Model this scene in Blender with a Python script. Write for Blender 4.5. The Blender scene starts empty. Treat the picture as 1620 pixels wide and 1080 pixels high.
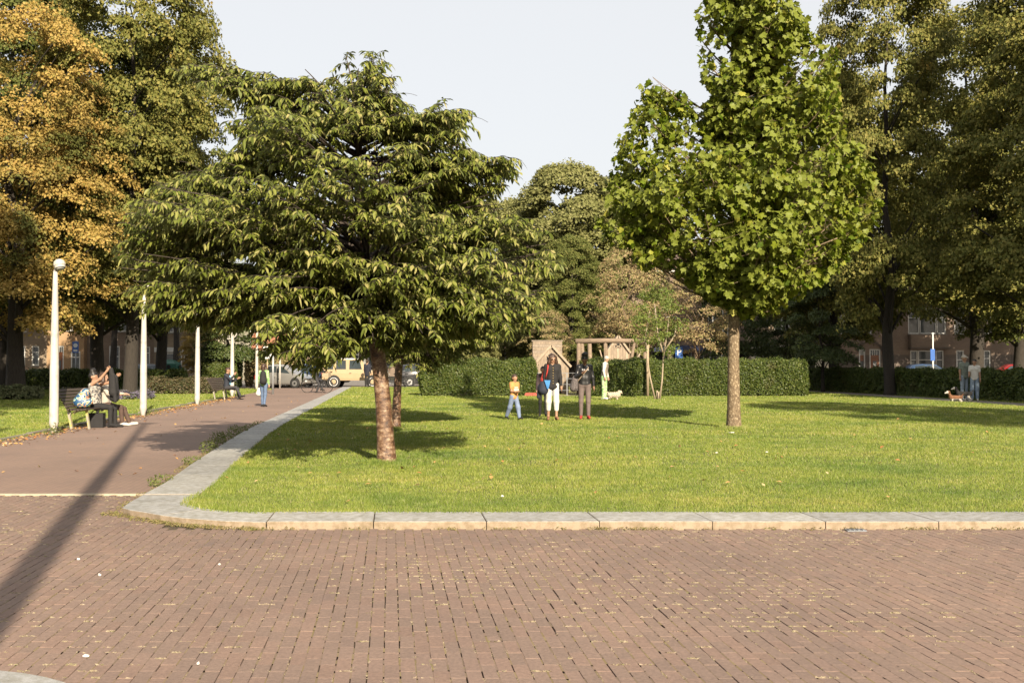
import bpy, math, random
import numpy as np
from mathutils import Vector, Matrix
C = bpy.context.scene.collection
PI = math.pi
R = math.radians

# ------------------------------------------------------------------ camera, sky, sun, exposure
F = 1575.0                       # focal length in photograph pixels (1620 wide)
EYE = 1.47
PITCH = math.atan(37 / F)
cam_d = bpy.data.cameras.new('camera'); cam_d.lens = 35.0; cam_d.sensor_width = 36.0
cam_d.clip_start = 0.05; cam_d.clip_end = 3000
cam = bpy.data.objects.new('camera', cam_d); C.objects.link(cam)
cam.location = (0, 0, EYE); cam.rotation_euler = (PI / 2 + PITCH, 0, 0)
cam_d.dof.use_dof = True; cam_d.dof.focus_distance = 19.0; cam_d.dof.aperture_fstop = 14.0
bpy.context.scene.camera = cam

SUN_EL = R(27); SUN_AZ = Vector((0.307, -0.952, 0)).normalized()   # where the sun stands
world = bpy.data.worlds.new('World'); bpy.context.scene.world = world; world.use_nodes = True
wn = world.node_tree; wn.nodes.clear()
wo = wn.nodes.new('ShaderNodeOutputWorld'); bg = wn.nodes.new('ShaderNodeBackground')
sky = wn.nodes.new('ShaderNodeTexSky'); sky.sky_type = 'NISHITA'; sky.sun_disc = False
sky.sun_elevation = SUN_EL; sky.sun_rotation = math.atan2(SUN_AZ.x, SUN_AZ.y)
sky.air_density = 1.0; sky.dust_density = 4.0; sky.ozone_density = 1.0
bg.inputs['Strength'].default_value = 0.085
veil = wn.nodes.new('ShaderNodeMix'); veil.data_type = 'RGBA'       # an even veil of high thin cloud
veil.inputs[0].default_value = 0.8
veil.inputs[7].default_value = (5.15, 5.1, 5.0, 1)
wn.links.new(sky.outputs[0], veil.inputs[6]); wn.links.new(veil.outputs[2], bg.inputs['Color'])
wn.links.new(bg.outputs[0], wo.inputs['Surface'])
sl = bpy.data.lights.new('sun', 'SUN'); sl.energy = 5.0; sl.angle = R(0.42); sl.color = (1.0, 0.86, 0.66)
sun = bpy.data.objects.new('sun', sl); C.objects.link(sun)
sd = Vector((-SUN_AZ.x * math.cos(SUN_EL), -SUN_AZ.y * math.cos(SUN_EL), -math.sin(SUN_EL)))
sun.rotation_euler = sd.to_track_quat('-Z', 'Y').to_euler(); sun.location = (10, -30, 30)
sc = bpy.context.scene
sc.view_settings.view_transform = 'Standard'; sc.view_settings.look = 'None'
sc.view_settings.exposure = 1.15; sc.view_settings.gamma = 1.0; sc.view_settings.use_curve_mapping = False
sc.render.engine = 'CYCLES'
sc.cycles.max_bounces = 6; sc.cycles.diffuse_bounces = 3; sc.cycles.glossy_bounces = 2
sc.cycles.transmission_bounces = 4; sc.cycles.transparent_max_bounces = 6
sc.cycles.use_denoising = True
sc.cycles.caustics_reflective = False; sc.cycles.caustics_refractive = False

# ------------------------------------------------------------------ where things stand
def ray(px, py):
    x = (px - 810) / F; y = (540 - py) / F
    c, s = math.cos(PITCH), math.sin(PITCH)
    return Vector((x, c - s * y, s + c * y))          # forward is +Y
def G(px, py, z=0.0):
    d = ray(px, py); t = (z - EYE) / d.z
    return Vector((d.x * t, d.y * t, z))
def D(px, py, Y):
    d = ray(px, py); t = Y / d.y
    return Vector((d.x * t, Y, EYE + d.z * t))
LZ = 0.066                                            # lawn and kerb top

# ------------------------------------------------------------------ materials
MATS = {}
ALB = 0.76          # the colours below were read off bright surfaces; this brings them to real reflectances
def nt(name):
    m = bpy.data.materials.new(name); m.use_nodes = True
    t = m.node_tree; b = t.nodes['Principled BSDF']
    MATS[name] = m
    return m, t, b
def ramp(t, stops):
    r = t.nodes.new('ShaderNodeValToRGB'); e = r.color_ramp.elements
    while len(e) < len(stops): e.new(0.5)
    for i, (p, c) in enumerate(stops):
        e[i].position = p; e[i].color = (*c, 1)
    return r
def noise(t, scale, detail=4, rough=0.6, coord='Object', vec=None, stretch=None):
    n = t.nodes.new('ShaderNodeTexNoise'); n.inputs['Scale'].default_value = scale
    n.inputs['Detail'].default_value = detail; n.inputs['Roughness'].default_value = rough
    if vec is None:
        tc = t.nodes.new('ShaderNodeTexCoord'); vec = tc.outputs[coord]
    if stretch:
        mp = t.nodes.new('ShaderNodeMapping'); mp.inputs['Scale'].default_value = stretch
        t.links.new(vec, mp.inputs['Vector']); vec = mp.outputs[0]
    t.links.new(vec, n.inputs['Vector'])
    return n
def worldpos(t):
    return t.nodes.new('ShaderNodeNewGeometry').outputs['Position']
def mix(t, a, b, fac, mode='MIX'):
    m = t.nodes.new('ShaderNodeMix'); m.data_type = 'RGBA'; m.blend_type = mode
    for v, i in ((fac, 0), (a, 6), (b, 7)):
        if isinstance(v, (int, float)): m.inputs[i].default_value = v
        elif isinstance(v, tuple): m.inputs[i].default_value = (*v, 1)
        else: t.links.new(v, m.inputs[i])
    return m.outputs[2]
def bump(t, b, h, strength=0.3, dist=0.01):
    u = t.nodes.new('ShaderNodeBump'); u.inputs['Strength'].default_value = strength
    u.inputs['Distance'].default_value = dist
    t.links.new(h, u.inputs['Height']); t.links.new(u.outputs[0], b.inputs['Normal'])
def M(name, col, rough=0.7, var=0.25, scale=8, bmp=0.0, metal=0.0, dark=None, stretch=None, dist=0.01):
    """plain stuff with some uneven colour"""
    if name in MATS: return MATS[name]
    col = tuple(c * ALB for c in col)
    m, t, b = nt(name)
    n = noise(t, scale, stretch=stretch)
    c2 = dark if dark else tuple(c * (1 - var) for c in col)
    c1 = tuple(min(1, c * (1 + var * 0.5)) for c in col)
    r = ramp(t, [(0.3, c2), (0.7, c1)])
    t.links.new(n.outputs[0], r.inputs[0]); t.links.new(r.outputs[0], b.inputs['Base Color'])
    b.inputs['Roughness'].default_value = rough; b.inputs['Metallic'].default_value = metal
    if bmp: bump(t, b, n.outputs[0], bmp, dist)
    return m
def leaf_mat(name, cols, trans=0.25, rough=0.45, patch=None, patch_scale=0.25, spec=0.4, back=None):
    """cols: colour stops picked leaf by leaf; patch: colour that whole sprays of leaves have turned"""
    m, t, b = nt(name); cols = [tuple(c * ALB for c in k) for k in cols]
    if patch: patch = (tuple(c * ALB for c in patch[0]), *patch[1:])
    if back: back = tuple(c * ALB for c in back)
    g = t.nodes.new('ShaderNodeNewGeometry')
    r = ramp(t, [(i / max(1, len(cols) - 1), c) for i, c in enumerate(cols)])
    t.links.new(g.outputs['Random Per Island'], r.inputs[0])
    col = r.outputs[0]
    if patch:
        n = noise(t, patch_scale, 3, vec=g.outputs['Position'])
        rr = ramp(t, [(patch[1], (0, 0, 0)), (patch[2], (1, 1, 1))]); t.links.new(n.outputs[0], rr.inputs[0])
        r2 = ramp(t, [(0, patch[0]), (1, tuple(c * 0.55 for c in patch[0]))])
        t.links.new(g.outputs['Random Per Island'], r2.inputs[0])
        col = mix(t, col, r2.outputs[0], rr.outputs[0])
    if back: col = mix(t, col, back, g.outputs['Backfacing'])
    t.links.new(col, b.inputs['Base Color']); b.inputs['Roughness'].default_value = rough
    b.inputs['Specular IOR Level'].default_value = spec
    tr = t.nodes.new('ShaderNodeBsdfTranslucent'); t.links.new(col, tr.inputs[0])
    ms = t.nodes.new('ShaderNodeMixShader'); ms.inputs[0].default_value = trans
    out = t.nodes['Material Output']
    t.links.new(b.outputs[0], ms.inputs[1]); t.links.new(tr.outputs[0], ms.inputs[2])
    t.links.new(ms.outputs[0], out.inputs['Surface'])
    return m

# ------------------------------------------------------------------ objects
def tag(o, label=None, cat=None, group=None, kind=None):
    if label: o['label'] = label
    if cat: o['category'] = cat
    if group: o['group'] = group
    if kind: o['kind'] = kind
    return o
def empty(name, loc=(0, 0, 0), rz=0.0, label=None, cat=None, group=None):
    o = bpy.data.objects.new(name, None); C.objects.link(o)
    o.location = loc; o.rotation_euler = (0, 0, rz); o.empty_display_size = 0.2
    return tag(o, label, cat, group)
def link(name, me, parent=None):
    o = bpy.data.objects.new(name, me); C.objects.link(o)
    if parent: o.parent = parent
    return o
def raw_mesh(name, V, faces_n, idx, mats, mi=None, smooth=False):
    """V (n,3); faces_n sides per face (int or array); idx flat"""
    V = np.asarray(V, np.float32); idx = np.asarray(idx, np.int32).ravel()
    me = bpy.data.meshes.new(name)
    nf = len(idx) // faces_n if isinstance(faces_n, int) else len(faces_n)
    me.vertices.add(len(V)); me.vertices.foreach_set('co', V.ravel())
    me.loops.add(len(idx)); me.loops.foreach_set('vertex_index', idx)
    me.polygons.add(nf)
    if isinstance(faces_n, int): st = np.arange(0, nf * faces_n, faces_n, dtype=np.int32)
    else: st = np.concatenate([[0], np.cumsum(faces_n)[:-1]]).astype(np.int32)
    me.polygons.foreach_set('loop_start', st)
    for m in (mats if isinstance(mats, (list, tuple)) else [mats]): me.materials.append(m)
    if mi is not None: me.polygons.foreach_set('material_index', np.asarray(mi, np.int32))
    me.polygons.foreach_set('use_smooth', np.full(nf, bool(smooth)))
    me.update(calc_edges=True); me.validate()
    return me

class MB:
    def __init__(s): s.v = []; s.f = []; s.m = []
    def add(s, V, Fs, m=0):
        k = len(s.v); s.v += [tuple(p) for p in V]
        for f in Fs: s.f.append([i + k for i in f]); s.m.append(m)
        return s
    def box(s, c, d, rz=0.0, m=0, tilt=None):
        x, y, z = d[0] / 2, d[1] / 2, d[2] / 2
        P = [Vector((i, j, k)) for k in (-z, z) for i, j in ((-x, -y), (x, -y), (x, y), (-x, y))]
        mt = Matrix.Rotation(rz, 3, 'Z')
        if tilt: mt = mt @ Matrix.Rotation(tilt[0], 3, tilt[1])
        P = [mt @ p + Vector(c) for p in P]
        return s.add(P, [(3, 2, 1, 0), (4, 5, 6, 7), (0, 1, 5, 4), (1, 2, 6, 5), (2, 3, 7, 6), (3, 0, 4, 7)], m)
    def bar(s, a, b, w, h, m=0):
        """box from a to b, w wide, h high"""
        a, b = Vector(a), Vector(b); d = (b - a).normalized()
        up = Vector((0, 0, 1)) if abs(d.z) < 0.95 else Vector((0, 1, 0))
        sx = d.cross(up).normalized() * w / 2; sy = sx.cross(d).normalized() * h / 2
        P = []
        for q in (a, b): P += [q - sx - sy, q + sx - sy, q + sx + sy, q - sx + sy]
        return s.add(P, [(0, 1, 2, 3), (7, 6, 5, 4), (1, 0, 4, 5), (2, 1, 5, 6), (3, 2, 6, 7), (0, 3, 7, 4)], m)
    def tube(s, pts, rad, n=8, m=0, cap=True, wob=0.0, rng=None):
        pts = [Vector(p) for p in pts]
        if not isinstance(rad, (list, tuple)): rad = [rad] * len(pts)
        k = len(s.v); u = None
        for i, p in enumerate(pts):
            d = (pts[min(i + 1, len(pts) - 1)] - pts[max(i - 1, 0)]).normalized()
            if u is None:
                u = d.cross(Vector((0, 0, 1)));
                if u.length < 0.1: u = d.cross(Vector((0, 1, 0)))
            u = (u - d * u.dot(d)).normalized(); w = d.cross(u)
            for j in range(n):
                a = 2 * PI * j / n; r = rad[i]
                if wob: r *= 1 + wob * (rng.random() - 0.5)
                s.v.append(tuple(p + u * math.cos(a) * r + w * math.sin(a) * r))
        for i in range(len(pts) - 1):
            for j in range(n):
                a = k + i * n + j; b = k + i * n + (j + 1) % n
                s.f.append([a, b, b + n, a + n]); s.m.append(m)
        if cap:
            s.f.append([k + j for j in range(n)][::-1]); s.m.append(m)
            e = k + (len(pts) - 1) * n; s.f.append([e + j for j in range(n)]); s.m.append(m)
        return s
    def lathe(s, c, prof, n=16, m=0):
        """prof: (r, z) bottom to top round the vertical through c"""
        return s.tube([(c[0], c[1], c[2] + z) for r, z in prof], [max(r, 1e-4) for r, z in prof], n, m) if False else s._lathe(c, prof, n, m)
    def _lathe(s, c, prof, n, m):
        k = len(s.v)
        for r, z in prof:
            for j in range(n):
                a = 2 * PI * j / n; s.v.append((c[0] + r * math.cos(a), c[1] + r * math.sin(a), c[2] + z))
        for i in range(len(prof) - 1):
            for j in range(n):
                a = k + i * n + j; b = k + i * n + (j + 1) % n
                s.f.append([a, b, b + n, a + n]); s.m.append(m)
        s.f.append([k + j for j in range(n)][::-1]); s.m.append(m)
        e = k + (len(prof) - 1) * n; s.f.append([e + j for j in range(n)]); s.m.append(m)
        return s
    def torus(s, c, R_, r, axis='Y', n=24, k=6, m=0, a0=0.0, a1=2 * PI):
        full = abs(a1 - a0 - 2 * PI) < 1e-3
        pts = []
        for i in range(n + 1):
            a = a0 + (a1 - a0) * i / n
            e = {'Y': (math.cos(a), 0, math.sin(a)), 'X': (0, math.cos(a), math.sin(a)), 'Z': (math.cos(a), math.sin(a), 0)}[axis]
            pts.append(Vector(c) + Vector(e) * R_)
        return s.tube(pts, r, k, m, cap=not full)
    def prism(s, poly, z0, z1, m=0, mside=None):
        """poly of (x,y), extruded upright"""
        n = len(poly)
        P = [(x, y, z0) for x, y in poly] + [(x, y, z1) for x, y in poly]
        k = len(s.v); s.v += P
        s.f.append([k + n + i for i in range(n)]); s.m.append(m)
        s.f.append([k + i for i in range(n)][::-1]); s.m.append(m)
        for i in range(n):
            j = (i + 1) % n; s.f.append([k + i, k + j, k + n + j, k + n + i]); s.m.append(m if mside is None else mside)
        return s
    def blob(s, c, r, n=8, m=0):
        """ellipsoid, r=(rx,ry,rz)"""
        k = len(s.v); rows = n // 2 + 1
        for i in range(rows):
            t = -PI / 2 + PI * i / (rows - 1)
            for j in range(n):
                a = 2 * PI * j / n
                s.v.append((c[0] + r[0] * math.cos(t) * math.cos(a), c[1] + r[1] * math.cos(t) * math.sin(a), c[2] + r[2] * math.sin(t)))
        for i in range(rows - 1):
            for j in range(n):
                a = k + i * n + j; b = k + i * n + (j + 1) % n
                s.f.append([a, b, b + n, a + n]); s.m.append(m)
        return s
    def mesh(s, name, mats, smooth=False):
        ns = [len(f) for f in s.f]; idx = [i for f in s.f for i in f]
        return raw_mesh(name, np.array(s.v, np.float32), ns, idx, mats, s.m, smooth)
    def build(s, name, mats, parent=None, smooth=False):
        return link(name, s.mesh(name, mats, smooth), parent)

def bez(a, b, c, n):
    a, b, c = Vector(a), Vector(b), Vector(c)
    return [a * (1 - t) ** 2 + b * 2 * t * (1 - t) + c * t * t for t in [i / (n - 1) for i in range(n)]]
def inpoly(x, y, P):
    r = False; j = len(P) - 1
    for i in range(len(P)):
        if (P[i][1] > y) != (P[j][1] > y) and x < (P[j][0] - P[i][0]) * (y - P[i][1]) / (P[j][1] - P[i][1]) + P[i][0]: r = not r
        j = i
    return r
def inpoly_np(X, Y, P):
    r = np.zeros(X.shape, bool); j = len(P) - 1
    for i in range(len(P)):
        xi, yi = P[i][:2]; xj, yj = P[j][:2]
        if yi != yj: r ^= ((yi > Y) != (yj > Y)) & (X < (xj - xi) * (Y - yi) / (yj - yi) + xi)
        j = i
    return r

# surface of a union of tapered capsules: bodies, clothes, dogs, shoes, bags
def skin(cones, h=0.016, k=0.03, clip=None):
    A = np.array([[*c[0], *c[1], c[2], c[3]] for c in cones], float)
    m = k + 3 * h
    lo = np.minimum((A[:, :3] - A[:, 6:7]).min(0), (A[:, 3:6] - A[:, 7:8]).min(0)) - m
    hi = np.maximum((A[:, :3] + A[:, 6:7]).max(0), (A[:, 3:6] + A[:, 7:8]).max(0)) + m
    n = np.ceil((hi - lo) / h).astype(int) + 1
    ax = [lo[i] + h * np.arange(n[i]) for i in range(3)]
    Vv = np.full(n, 0.5)
    for a in A:
        p0, p1, r0, r1 = a[:3], a[3:6], a[6], a[7]
        rr = max(r0, r1) + m
        s = [slice(max(0, int((min(p0[i], p1[i]) - rr - lo[i]) / h)), min(n[i], int((max(p0[i], p1[i]) + rr - lo[i]) / h) + 2)) for i in range(3)]
        X, Y, Z = np.meshgrid(ax[0][s[0]], ax[1][s[1]], ax[2][s[2]], indexing='ij')
        d = p1 - p0; L = max(1e-9, d @ d)
        t = np.clip(((X - p0[0]) * d[0] + (Y - p0[1]) * d[1] + (Z - p0[2]) * d[2]) / L, 0, 1)
        q = np.sqrt((X - p0[0] - t * d[0]) ** 2 + (Y - p0[1] - t * d[1]) ** 2 + (Z - p0[2] - t * d[2]) ** 2) - (r0 + (r1 - r0) * t)
        o = Vv[s[0], s[1], s[2]]
        e = np.maximum(k - np.abs(o - q), 0) / k
        Vv[s[0], s[1], s[2]] = np.minimum(o, q) - e * e * k * 0.25
    if clip is not None:
        X, Y, Z = np.meshgrid(*ax, indexing='ij'); Vv = np.maximum(Vv, clip(X, Y, Z))
    ins = Vv < 0
    # surface nets
    c8 = [ins[i:n[0] - 1 + i, j:n[1] - 1 + j, l:n[2] - 1 + l] for i in (0, 1) for j in (0, 1) for l in (0, 1)]
    cnt = sum(c.astype(np.int8) for c in c8); act = (cnt > 0) & (cnt < 8)
    ids = -np.ones(act.shape, int); cells = np.argwhere(act); ids[act] = np.arange(len(cells))
    acc = np.zeros((len(cells), 3)); w = np.zeros(len(cells))
    cor = [(i, j, l) for i in (0, 1) for j in (0, 1) for l in (0, 1)]
    val = {c: Vv[cells[:, 0] + c[0], cells[:, 1] + c[1], cells[:, 2] + c[2]] for c in cor}
    for a in cor:
        for b_ in cor:
            if a < b_ and sum(abs(a[i] - b_[i]) for i in range(3)) == 1:
                va, vb = val[a], val[b_]; x = (va < 0) != (vb < 0)
                t = np.where(x, va / np.where(x, va - vb, 1), 0)[:, None]
                acc += np.where(x[:, None], np.array(a) + t * (np.array(b_) - np.array(a)), 0); w += x
    P = lo + h * (cells + acc / w[:, None])
    Fs = []
    for axis in range(3):
        s0 = [slice(None)] * 3; s1 = [slice(None)] * 3
        s0[axis] = slice(0, n[axis] - 1); s1[axis] = slice(1, n[axis])
        x = ins[tuple(s0)] != ins[tuple(s1)]; E = np.argwhere(x)
        flip = ins[tuple(s0)][x]
        b_, c_ = [(1, 2), (2, 0), (0, 1)][axis]
        E = E[(E[:, b_] > 0) & (E[:, c_] > 0)] if False else E
        ok = (E[:, b_] > 0) & (E[:, c_] > 0) & (E[:, b_] < n[b_] - 1) & (E[:, c_] < n[c_] - 1)
        E = E[ok]; flip = flip[ok]
        def cid(db, dc):
            q = E.copy(); q[:, b_] -= db; q[:, c_] -= dc
            return ids[q[:, 0], q[:, 1], q[:, 2]]
        f = np.stack([cid(1, 1), cid(0, 1), cid(0, 0), cid(1, 0)], 1)
        f[~flip] = f[~flip][:, ::-1]
        Fs.append(f)
    return P, np.concatenate(Fs)

# ================================================================== SETTING
rng = random.Random(7); nr = np.random.default_rng(7)
def lerp_tab(tab, y):
    return float(np.interp(y, [t[0] for t in tab], [t[1] for t in tab]))
OUT = [(9.72, -3.81), (10.64, -3.94), (11.4, -4.02), (12.4, -4.2), (13.6, -4.42), (16.2, -4.86), (20.05, -5.48), (22.9, -5.88), (64.7, -10.9)]
KS = 1.0155
OUT = [(a * KS, b * KS) for a, b in OUT]
def kx(y): return lerp_tab(OUT, y)                        # outer edge of the stone border along the path
def lx(y): return -9.95 - 0.113 * (y - 21.4)              # left edge of the path
def rx(y): return 20.3 - 0.1135 * (y - 10)                # right edge of the lawn
YF = 8.98                                                 # front face of the kerb

def sheet(name, poly, z, m, kind='structure'):
    me = raw_mesh(name, [(x, y, z) for x, y in poly], [len(poly)], list(range(len(poly))), m)
    return tag(link(name, me), kind=kind)

# colours of the paving
m, t, b = nt('brick')                                      # single clinkers
g = t.nodes.new('ShaderNodeNewGeometry'); oi = t.nodes.new('ShaderNodeObjectInfo')
ad = t.nodes.new('ShaderNodeMath'); ad.operation = 'ADD'
t.links.new(g.outputs['Random Per Island'], ad.inputs[0]); t.links.new(oi.outputs['Random'], ad.inputs[1])
fr = t.nodes.new('ShaderNodeMath'); fr.operation = 'FRACT'; t.links.new(ad.outputs[0], fr.inputs[0])
r = ramp(t, [(0, (0.186, 0.134, 0.112)), (0.25, (0.199, 0.143, 0.119)), (0.55, (0.207, 0.147, 0.123)), (0.8, (0.217, 0.149, 0.122)), (0.95, (0.196, 0.135, 0.110)), (1, (0.179, 0.131, 0.114))])
t.links.new(fr.outputs[0], r.inputs[0])
n1 = noise(t, 0.5, 7, 0.7, vec=g.outputs['Position']); n2 = noise(t, 45, 4, vec=g.outputs['Position'])
r1 = ramp(t, [(0.3, (0.78, 0.77, 0.77)), (0.7, (1.14, 1.10, 1.04))]); t.links.new(n1.outputs[0], r1.inputs[0])
r2 = ramp(t, [(0.25, (0.72, 0.72, 0.72)), (0.75, (1.15, 1.14, 1.12))]); t.links.new(n2.outputs[0], r2.inputs[0])
c = mix(t, mix(t, r.outputs[0], r1.outputs[0], 1.0, 'MULTIPLY'), r2.outputs[0], 1.0, 'MULTIPLY')
t.links.new(c, b.inputs['Base Color']); b.inputs['Roughness'].default_value = 0.82
bump(t, b, n2.outputs[0], 0.35, 0.004)
BRICK = m
def paving_mat(name, far=False):
    m, t, b = nt(name)
    pos = worldpos(t)
    mp = t.nodes.new('ShaderNodeMapping'); mp.inputs['Rotation'].default_value = (0, 0, R(90 - 7)); t.links.new(pos, mp.inputs['Vector'])
    bt = t.nodes.new('ShaderNodeTexBrick'); t.links.new(mp.outputs[0], bt.inputs['Vector'])
    bt.inputs['Scale'].default_value = 1; bt.inputs['Brick Width'].default_value = 0.21; bt.inputs['Row Height'].default_value = 0.078
    bt.inputs['Mortar Size'].default_value = 0.004; bt.inputs['Mortar Smooth'].default_value = 0.3
    bt.inputs['Color1'].default_value = (0.225, 0.156, 0.128, 1); bt.inputs['Color2'].default_value = (0.212, 0.148, 0.122, 1)
    bt.inputs['Mortar'].default_value = (0.14, 0.11, 0.085, 1)
    n1 = noise(t, 0.35, 8, 0.7, vec=pos); r1 = ramp(t, [(0.3, (0.78, 0.77, 0.77)), (0.7, (1.14, 1.10, 1.04))]); t.links.new(n1.outputs[0], r1.inputs[0])
    n2 = noise(t, 9, 5, vec=pos); r2 = ramp(t, [(0.3, (0.9, 0.9, 0.9)), (0.75, (1.06, 1.06, 1.05))]); t.links.new(n2.outputs[0], r2.inputs[0])
    c = mix(t, mix(t, bt.outputs[0], r1.outputs[0], 1, 'MULTIPLY'), r2.outputs[0], 1, 'MULTIPLY')
    t.links.new(c, b.inputs['Base Color']); b.inputs['Roughness'].default_value = 0.85
    bump(t, b, bt.outputs['Fac'], -0.3, 0.004)
    return m
PAVE = paving_mat('paving_far')
BED = M('joint_bed', (0.10, 0.075, 0.045), 0.95, 0.5, 30)
GROUND = M('ground_soil', (0.13, 0.12, 0.06), 0.95, 0.4, 0.3)
SOIL = M('lawn_thatch', (0.15, 0.165, 0.045), 0.95, 0.45, 12, 0.5)
STONE = nt('kerb_stone')
m, t, b = STONE; pos = worldpos(t)
n1 = noise(t, 3, 6, vec=pos); n2 = noise(t, 120, 3, vec=pos); n3 = noise(t, 14, 5, vec=pos)
r1 = ramp(t, [(0.3, (0.258, 0.258, 0.251)), (0.5, (0.319, 0.319, 0.315)), (0.72, (0.365, 0.365, 0.361))]); t.links.new(n1.outputs[0], r1.inputs[0])
r2 = ramp(t, [(0.3, (0.84, 0.84, 0.84)), (0.7, (1.08, 1.08, 1.08))]); t.links.new(n2.outputs[0], r2.inputs[0])
r3 = ramp(t, [(0.42, (1.04, 1.04, 1.04)), (0.52, (0.88, 0.87, 0.84)), (0.62, (0.76, 0.74, 0.67)), (0.75, (0.58, 0.56, 0.46))]); t.links.new(n3.outputs[0], r3.inputs[0])
c = mix(t, mix(t, r1.outputs[0], r2.outputs[0], 1, 'MULTIPLY'), r3.outputs[0], 1, 'MULTIPLY')
oi = t.nodes.new('ShaderNodeObjectInfo'); ro = ramp(t, [(0, (0.9, 0.9, 0.91)), (1, (1.08, 1.07, 1.05))]); t.links.new(oi.outputs['Random'], ro.inputs[0])
c = mix(t, c, ro.outputs[0], 1, 'MULTIPLY')
# the upright faces are mixed to a warm tan, the flat tops stay grey
gg = t.nodes.new('ShaderNodeNewGeometry'); sx = t.nodes.new('ShaderNodeSeparateXYZ'); t.links.new(gg.outputs['True Normal'], sx.inputs[0])
rs = ramp(t, [(0.3, (1, 1, 1)), (0.8, (0, 0, 0))]); t.links.new(sx.outputs[2], rs.inputs[0])
fc = mix(t, mix(t, (0.28, 0.217, 0.152), r3.outputs[0], 1, 'MULTIPLY'), r2.outputs[0], 1, 'MULTIPLY')
c = mix(t, c, fc, rs.outputs[0])
t.links.new(c, b.inputs['Base Color']); b.inputs['Roughness'].default_value = 0.75; bump(t, b, n2.outputs[0], 0.25, 0.003)
STONE = m

ground = sheet('ground', [(700 * math.cos(a * PI / 16), 700 * math.sin(a * PI / 16)) for a in range(32)], -0.06, GROUND)

# ---- brick paving in front: real clinkers with open joints
YB0, YB1 = 3.7, 11.32
ISL = [(a * 1.0155, b * 1.0155) for a, b in [(14.5, YF + .1), (-2.17, YF + 0.06), (-2.96, 9.15), (-3.35, 9.43), (-3.72, 9.72), (-3.86, 10.4), (-3.95, 11.4), (-3.95, 13), (14.5, 13)]]
plaza = sheet('plaza', [(-60, -25), (60, -25), (60, YB0), (-60, YB0)], 0.0, PAVE)
bed = sheet('joint_sand', [(-14, YB0), (60, YB0), (60, YF + 0.2), (-2, YF + 0.2), (-3.2, 10.05), (-3.8, YB1), (-14, YB1)], -0.014, BED)
side = sheet('plaza', [(8.5, YB0), (60, YB0), (60, YF + 0.2), (8.5, YF + 0.2)], 0.0, PAVE)
tag(side, kind='structure')
sx_, L_, W_ = -0.1225, 0.205, 0.0785
cand = []
ncol = int(24 / W_)
for ci in range(ncol):
    c0 = -13 + ci * W_
    for ri in range(int((YB1 - YB0) / L_) + 2):
        y = YB0 + ri * L_ + (L_ / 2 if ci % 2 else 0) + 0.1 - L_
        x = c0 + sx_ * (y - YB0)
        if y - L_ / 2 < YB0 or y + L_ / 2 > YB1 or x > 8.4: continue
        if abs(x) > 0.545 * y + 1.6: continue
        if y + L_ / 2 > YF and inpoly(x, y + 0.06, ISL): continue
        if x > -3.2 and y + L_ / 2 > YF + 0.05: continue
        cand.append((x, y))
# the disc-shaped kerb end at the bottom left stands in the paving
DISC = (-2.62, 3.98, 0.90, 0.66)
cand = [(x, y) for x, y in cand if ((x - DISC[0]) / (DISC[2] - 0.03)) ** 2 + ((y - DISC[1]) / (DISC[3] - 0.03)) ** 2 > 1]
def brick_verts(w, l, j=0.0):
    """a clinker with worn edges: top, chamfer, sides; y along its length"""
    e = 0.0015; q = []
    for (hw, hl, z) in ((w / 2, l / 2, -0.03), (w / 2, l / 2, -0.0012), (w / 2 - e, l / 2 - e, 0.0)):
        q += [(-hw, -hl, z), (hw, -hl, z), (hw, hl, z), (-hw, hl, z)]
    q = [(x + sx_ * y, y, z) for x, y, z in q]
    f = [(8, 9, 10, 11)] + [(k + i, k + (i + 1) % 4, k + 4 + (i + 1) % 4, k + 4 + i) for k in (0, 4) for i in range(4)]
    return np.array(q), np.array(f)
def seen(p): return abs(p[0]) < 0.515 * p[1] and p[1] > 4.62
order = sorted(range(len(cand)), key=lambda i: (not seen(cand[i]), cand[i][1]))
single = set(order[:300])
bvar = []
for k in range(4):
    q, f = brick_verts(W_ - rng.uniform(0.003, 0.008), L_ - rng.uniform(0.001, 0.003))
    bvar.append(raw_mesh('brick', q, 4, f, BRICK))
VV, FF = [], []; k = 0
for i, (x, y) in enumerate(cand):
    dz = rng.gauss(0, 0.0008) - 0.0015; tx, ty = rng.gauss(0, 0.003), rng.gauss(0, 0.006)
    jx = rng.gauss(0, 0.0010); jy = rng.gauss(0, 0.0006)
    if i in single:
        o = link('brick', rng.choice(bvar), bed)
        o.location = (x + jx, y + jy, dz); o.rotation_euler = (tx, ty, rng.gauss(0, 0.006))
    else:
        q, f = brick_verts(W_ - rng.uniform(0.003, 0.009), L_ - rng.uniform(0.001, 0.003))
        q = q.copy(); q[:, 2] += dz + q[:, 0] * ty - q[:, 1] * tx; q[:, 0] += x + jx; q[:, 1] += y + jy
        VV.append(q); FF.append(f + k); k += 12
rest = link('paving_bricks', raw_mesh('paving_bricks', np.concatenate(VV), 4, np.concatenate(FF), BRICK), bed)
tag(rest, kind='stuff')
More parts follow.
